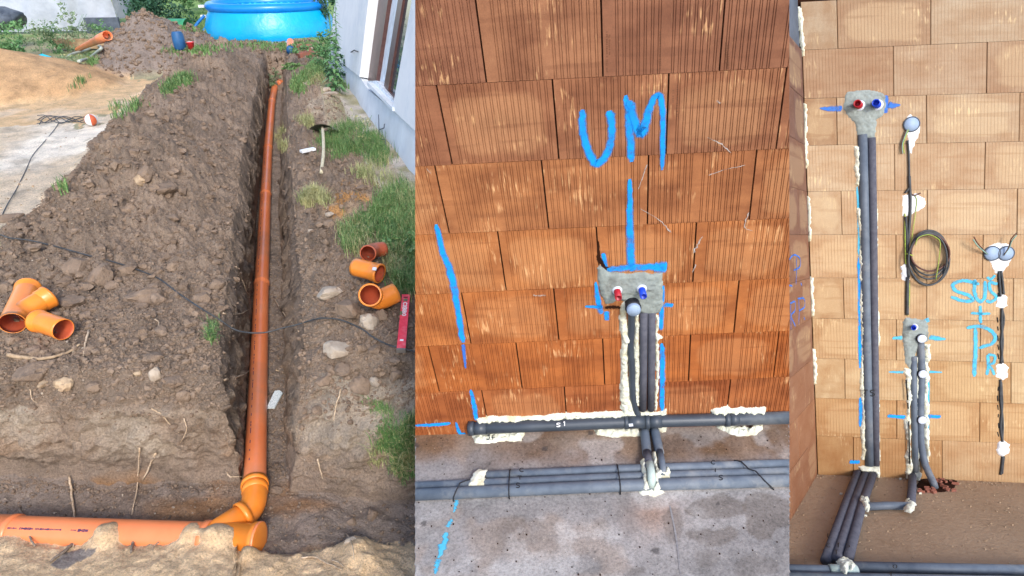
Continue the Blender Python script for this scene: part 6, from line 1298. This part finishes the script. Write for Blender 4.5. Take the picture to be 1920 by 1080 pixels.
# ---------------------------------------------------------------- house
hb1, hb2 = onz(608, 125, 0), onz(778, 350, 0); upv = nrm(A([LX, LY, 1])); uh = nrm(hb2 - hb1); nh = nrm(np.cross(uh, upv)); nh = nh if (CAM - hb2) @ nh > 0 else -nh
PH = Plane(hb2, uh, upv - uh * (upv @ uh), nh)
house = thing('house', hb2, 'pale grey rendered house wall with a brown framed window at the right of the garden', 'house')
def prism(name, poly, off, depth, mat, parent, pl=PH):
    F_ = [pl.hit(x, y, off) for x, y in poly]; n = len(F_); B_ = [p - pl.n * depth for p in F_]
    return MB().add(F_ + B_, [tuple(range(n)), tuple(range(n, 2 * n))[::-1]] + [(i, (i + 1) % n, n + (i + 1) % n, n + i) for i in range(n)]).obj(name, M[mat], parent)
prism('wall', [(637, -70), (616.5, 99), (674, 144), (699, -70)], .0, .30, 'render_wall', house)
prism('wall', [(735.5, 205), (778, 245), (990, 448), (1010, -70), (784, -70), (772, 0)], .0, .30, 'render_wall', house)
prism('plinth', [(616, 99), (607, 127), (642, 177), (778, 354), (990, 630), (990, 446), (778, 244), (735, 205), (690, 168), (674, 143)], -.025, .30, 'plinth_wall', house)
win = prism('window_frame', [(689.5, 152), (705, 152), (729, -10), (739, -70), (722, -70), (711, -10)], -.12, .06, 'brown_frame', house)
prism('reveal_strip', [(705, 151), (719, 172), (746, 0), (757, -70), (738, -70), (728, 0)], -.17, .03, 'sill', house)
prism('sash_frame', [(718, 172), (726, 179), (755, 0), (766, -70), (757, -70), (746, 0)], -.10, .05, 'brown_frame', house)
prism('sash_frame', [(717, 160), (716, 176), (739, 200), (742, 183)], -.095, .05, 'brown_frame', house)
prism('window_pane', [(724, 166), (742, 184), (776, 0), (790, -70), (764, -70), (753, 0)], -.13, .01, 'glass', house)
prism('sill', [(689, 152), (706, 151), (740, 192), (736, 201)], -.06, .10, 'sill', house); prism('sill', [(688, 153), (736, 202), (736, 208), (688, 160)], .02, .14, 'plinth_wall', house)
prism('interior_wall', [(665, 170), (830, 300), (830, -70), (665, -70)], -.29, .02, 'room_dark', house)
for a, b in (((380 + 1600 / 4.8, 0), 0),): pass
tube('hook', [PH.hit(658, 98, .02), PH.hit(664, 94, .05), PH.hit(671, 97, .02)], .008, M['cable_black'], house, 6)
lad = thing('wire_bracket', PH.hit(716, 265, .03), 'thin dark wire bracket against the foot of the house wall', 'bracket')
for p in ([(710, 215), (711, 262)], [(711, 260), (723, 262), (722, 280)], [(712, 243), (720, 240), (721, 232)]): tube('rod', [PH.hit(x, y, .04) for x, y in p], .006, M['dark_slate'], lad, 5)
for o in bpy.data.objects:
    if o.type == 'MESH' and o.data.uv_layers.active is None and o.data.materials and o.data.materials[0] in (M['brick_mid'], M['brick_pale']): o.data.uv_layers.new(name='UVMap')
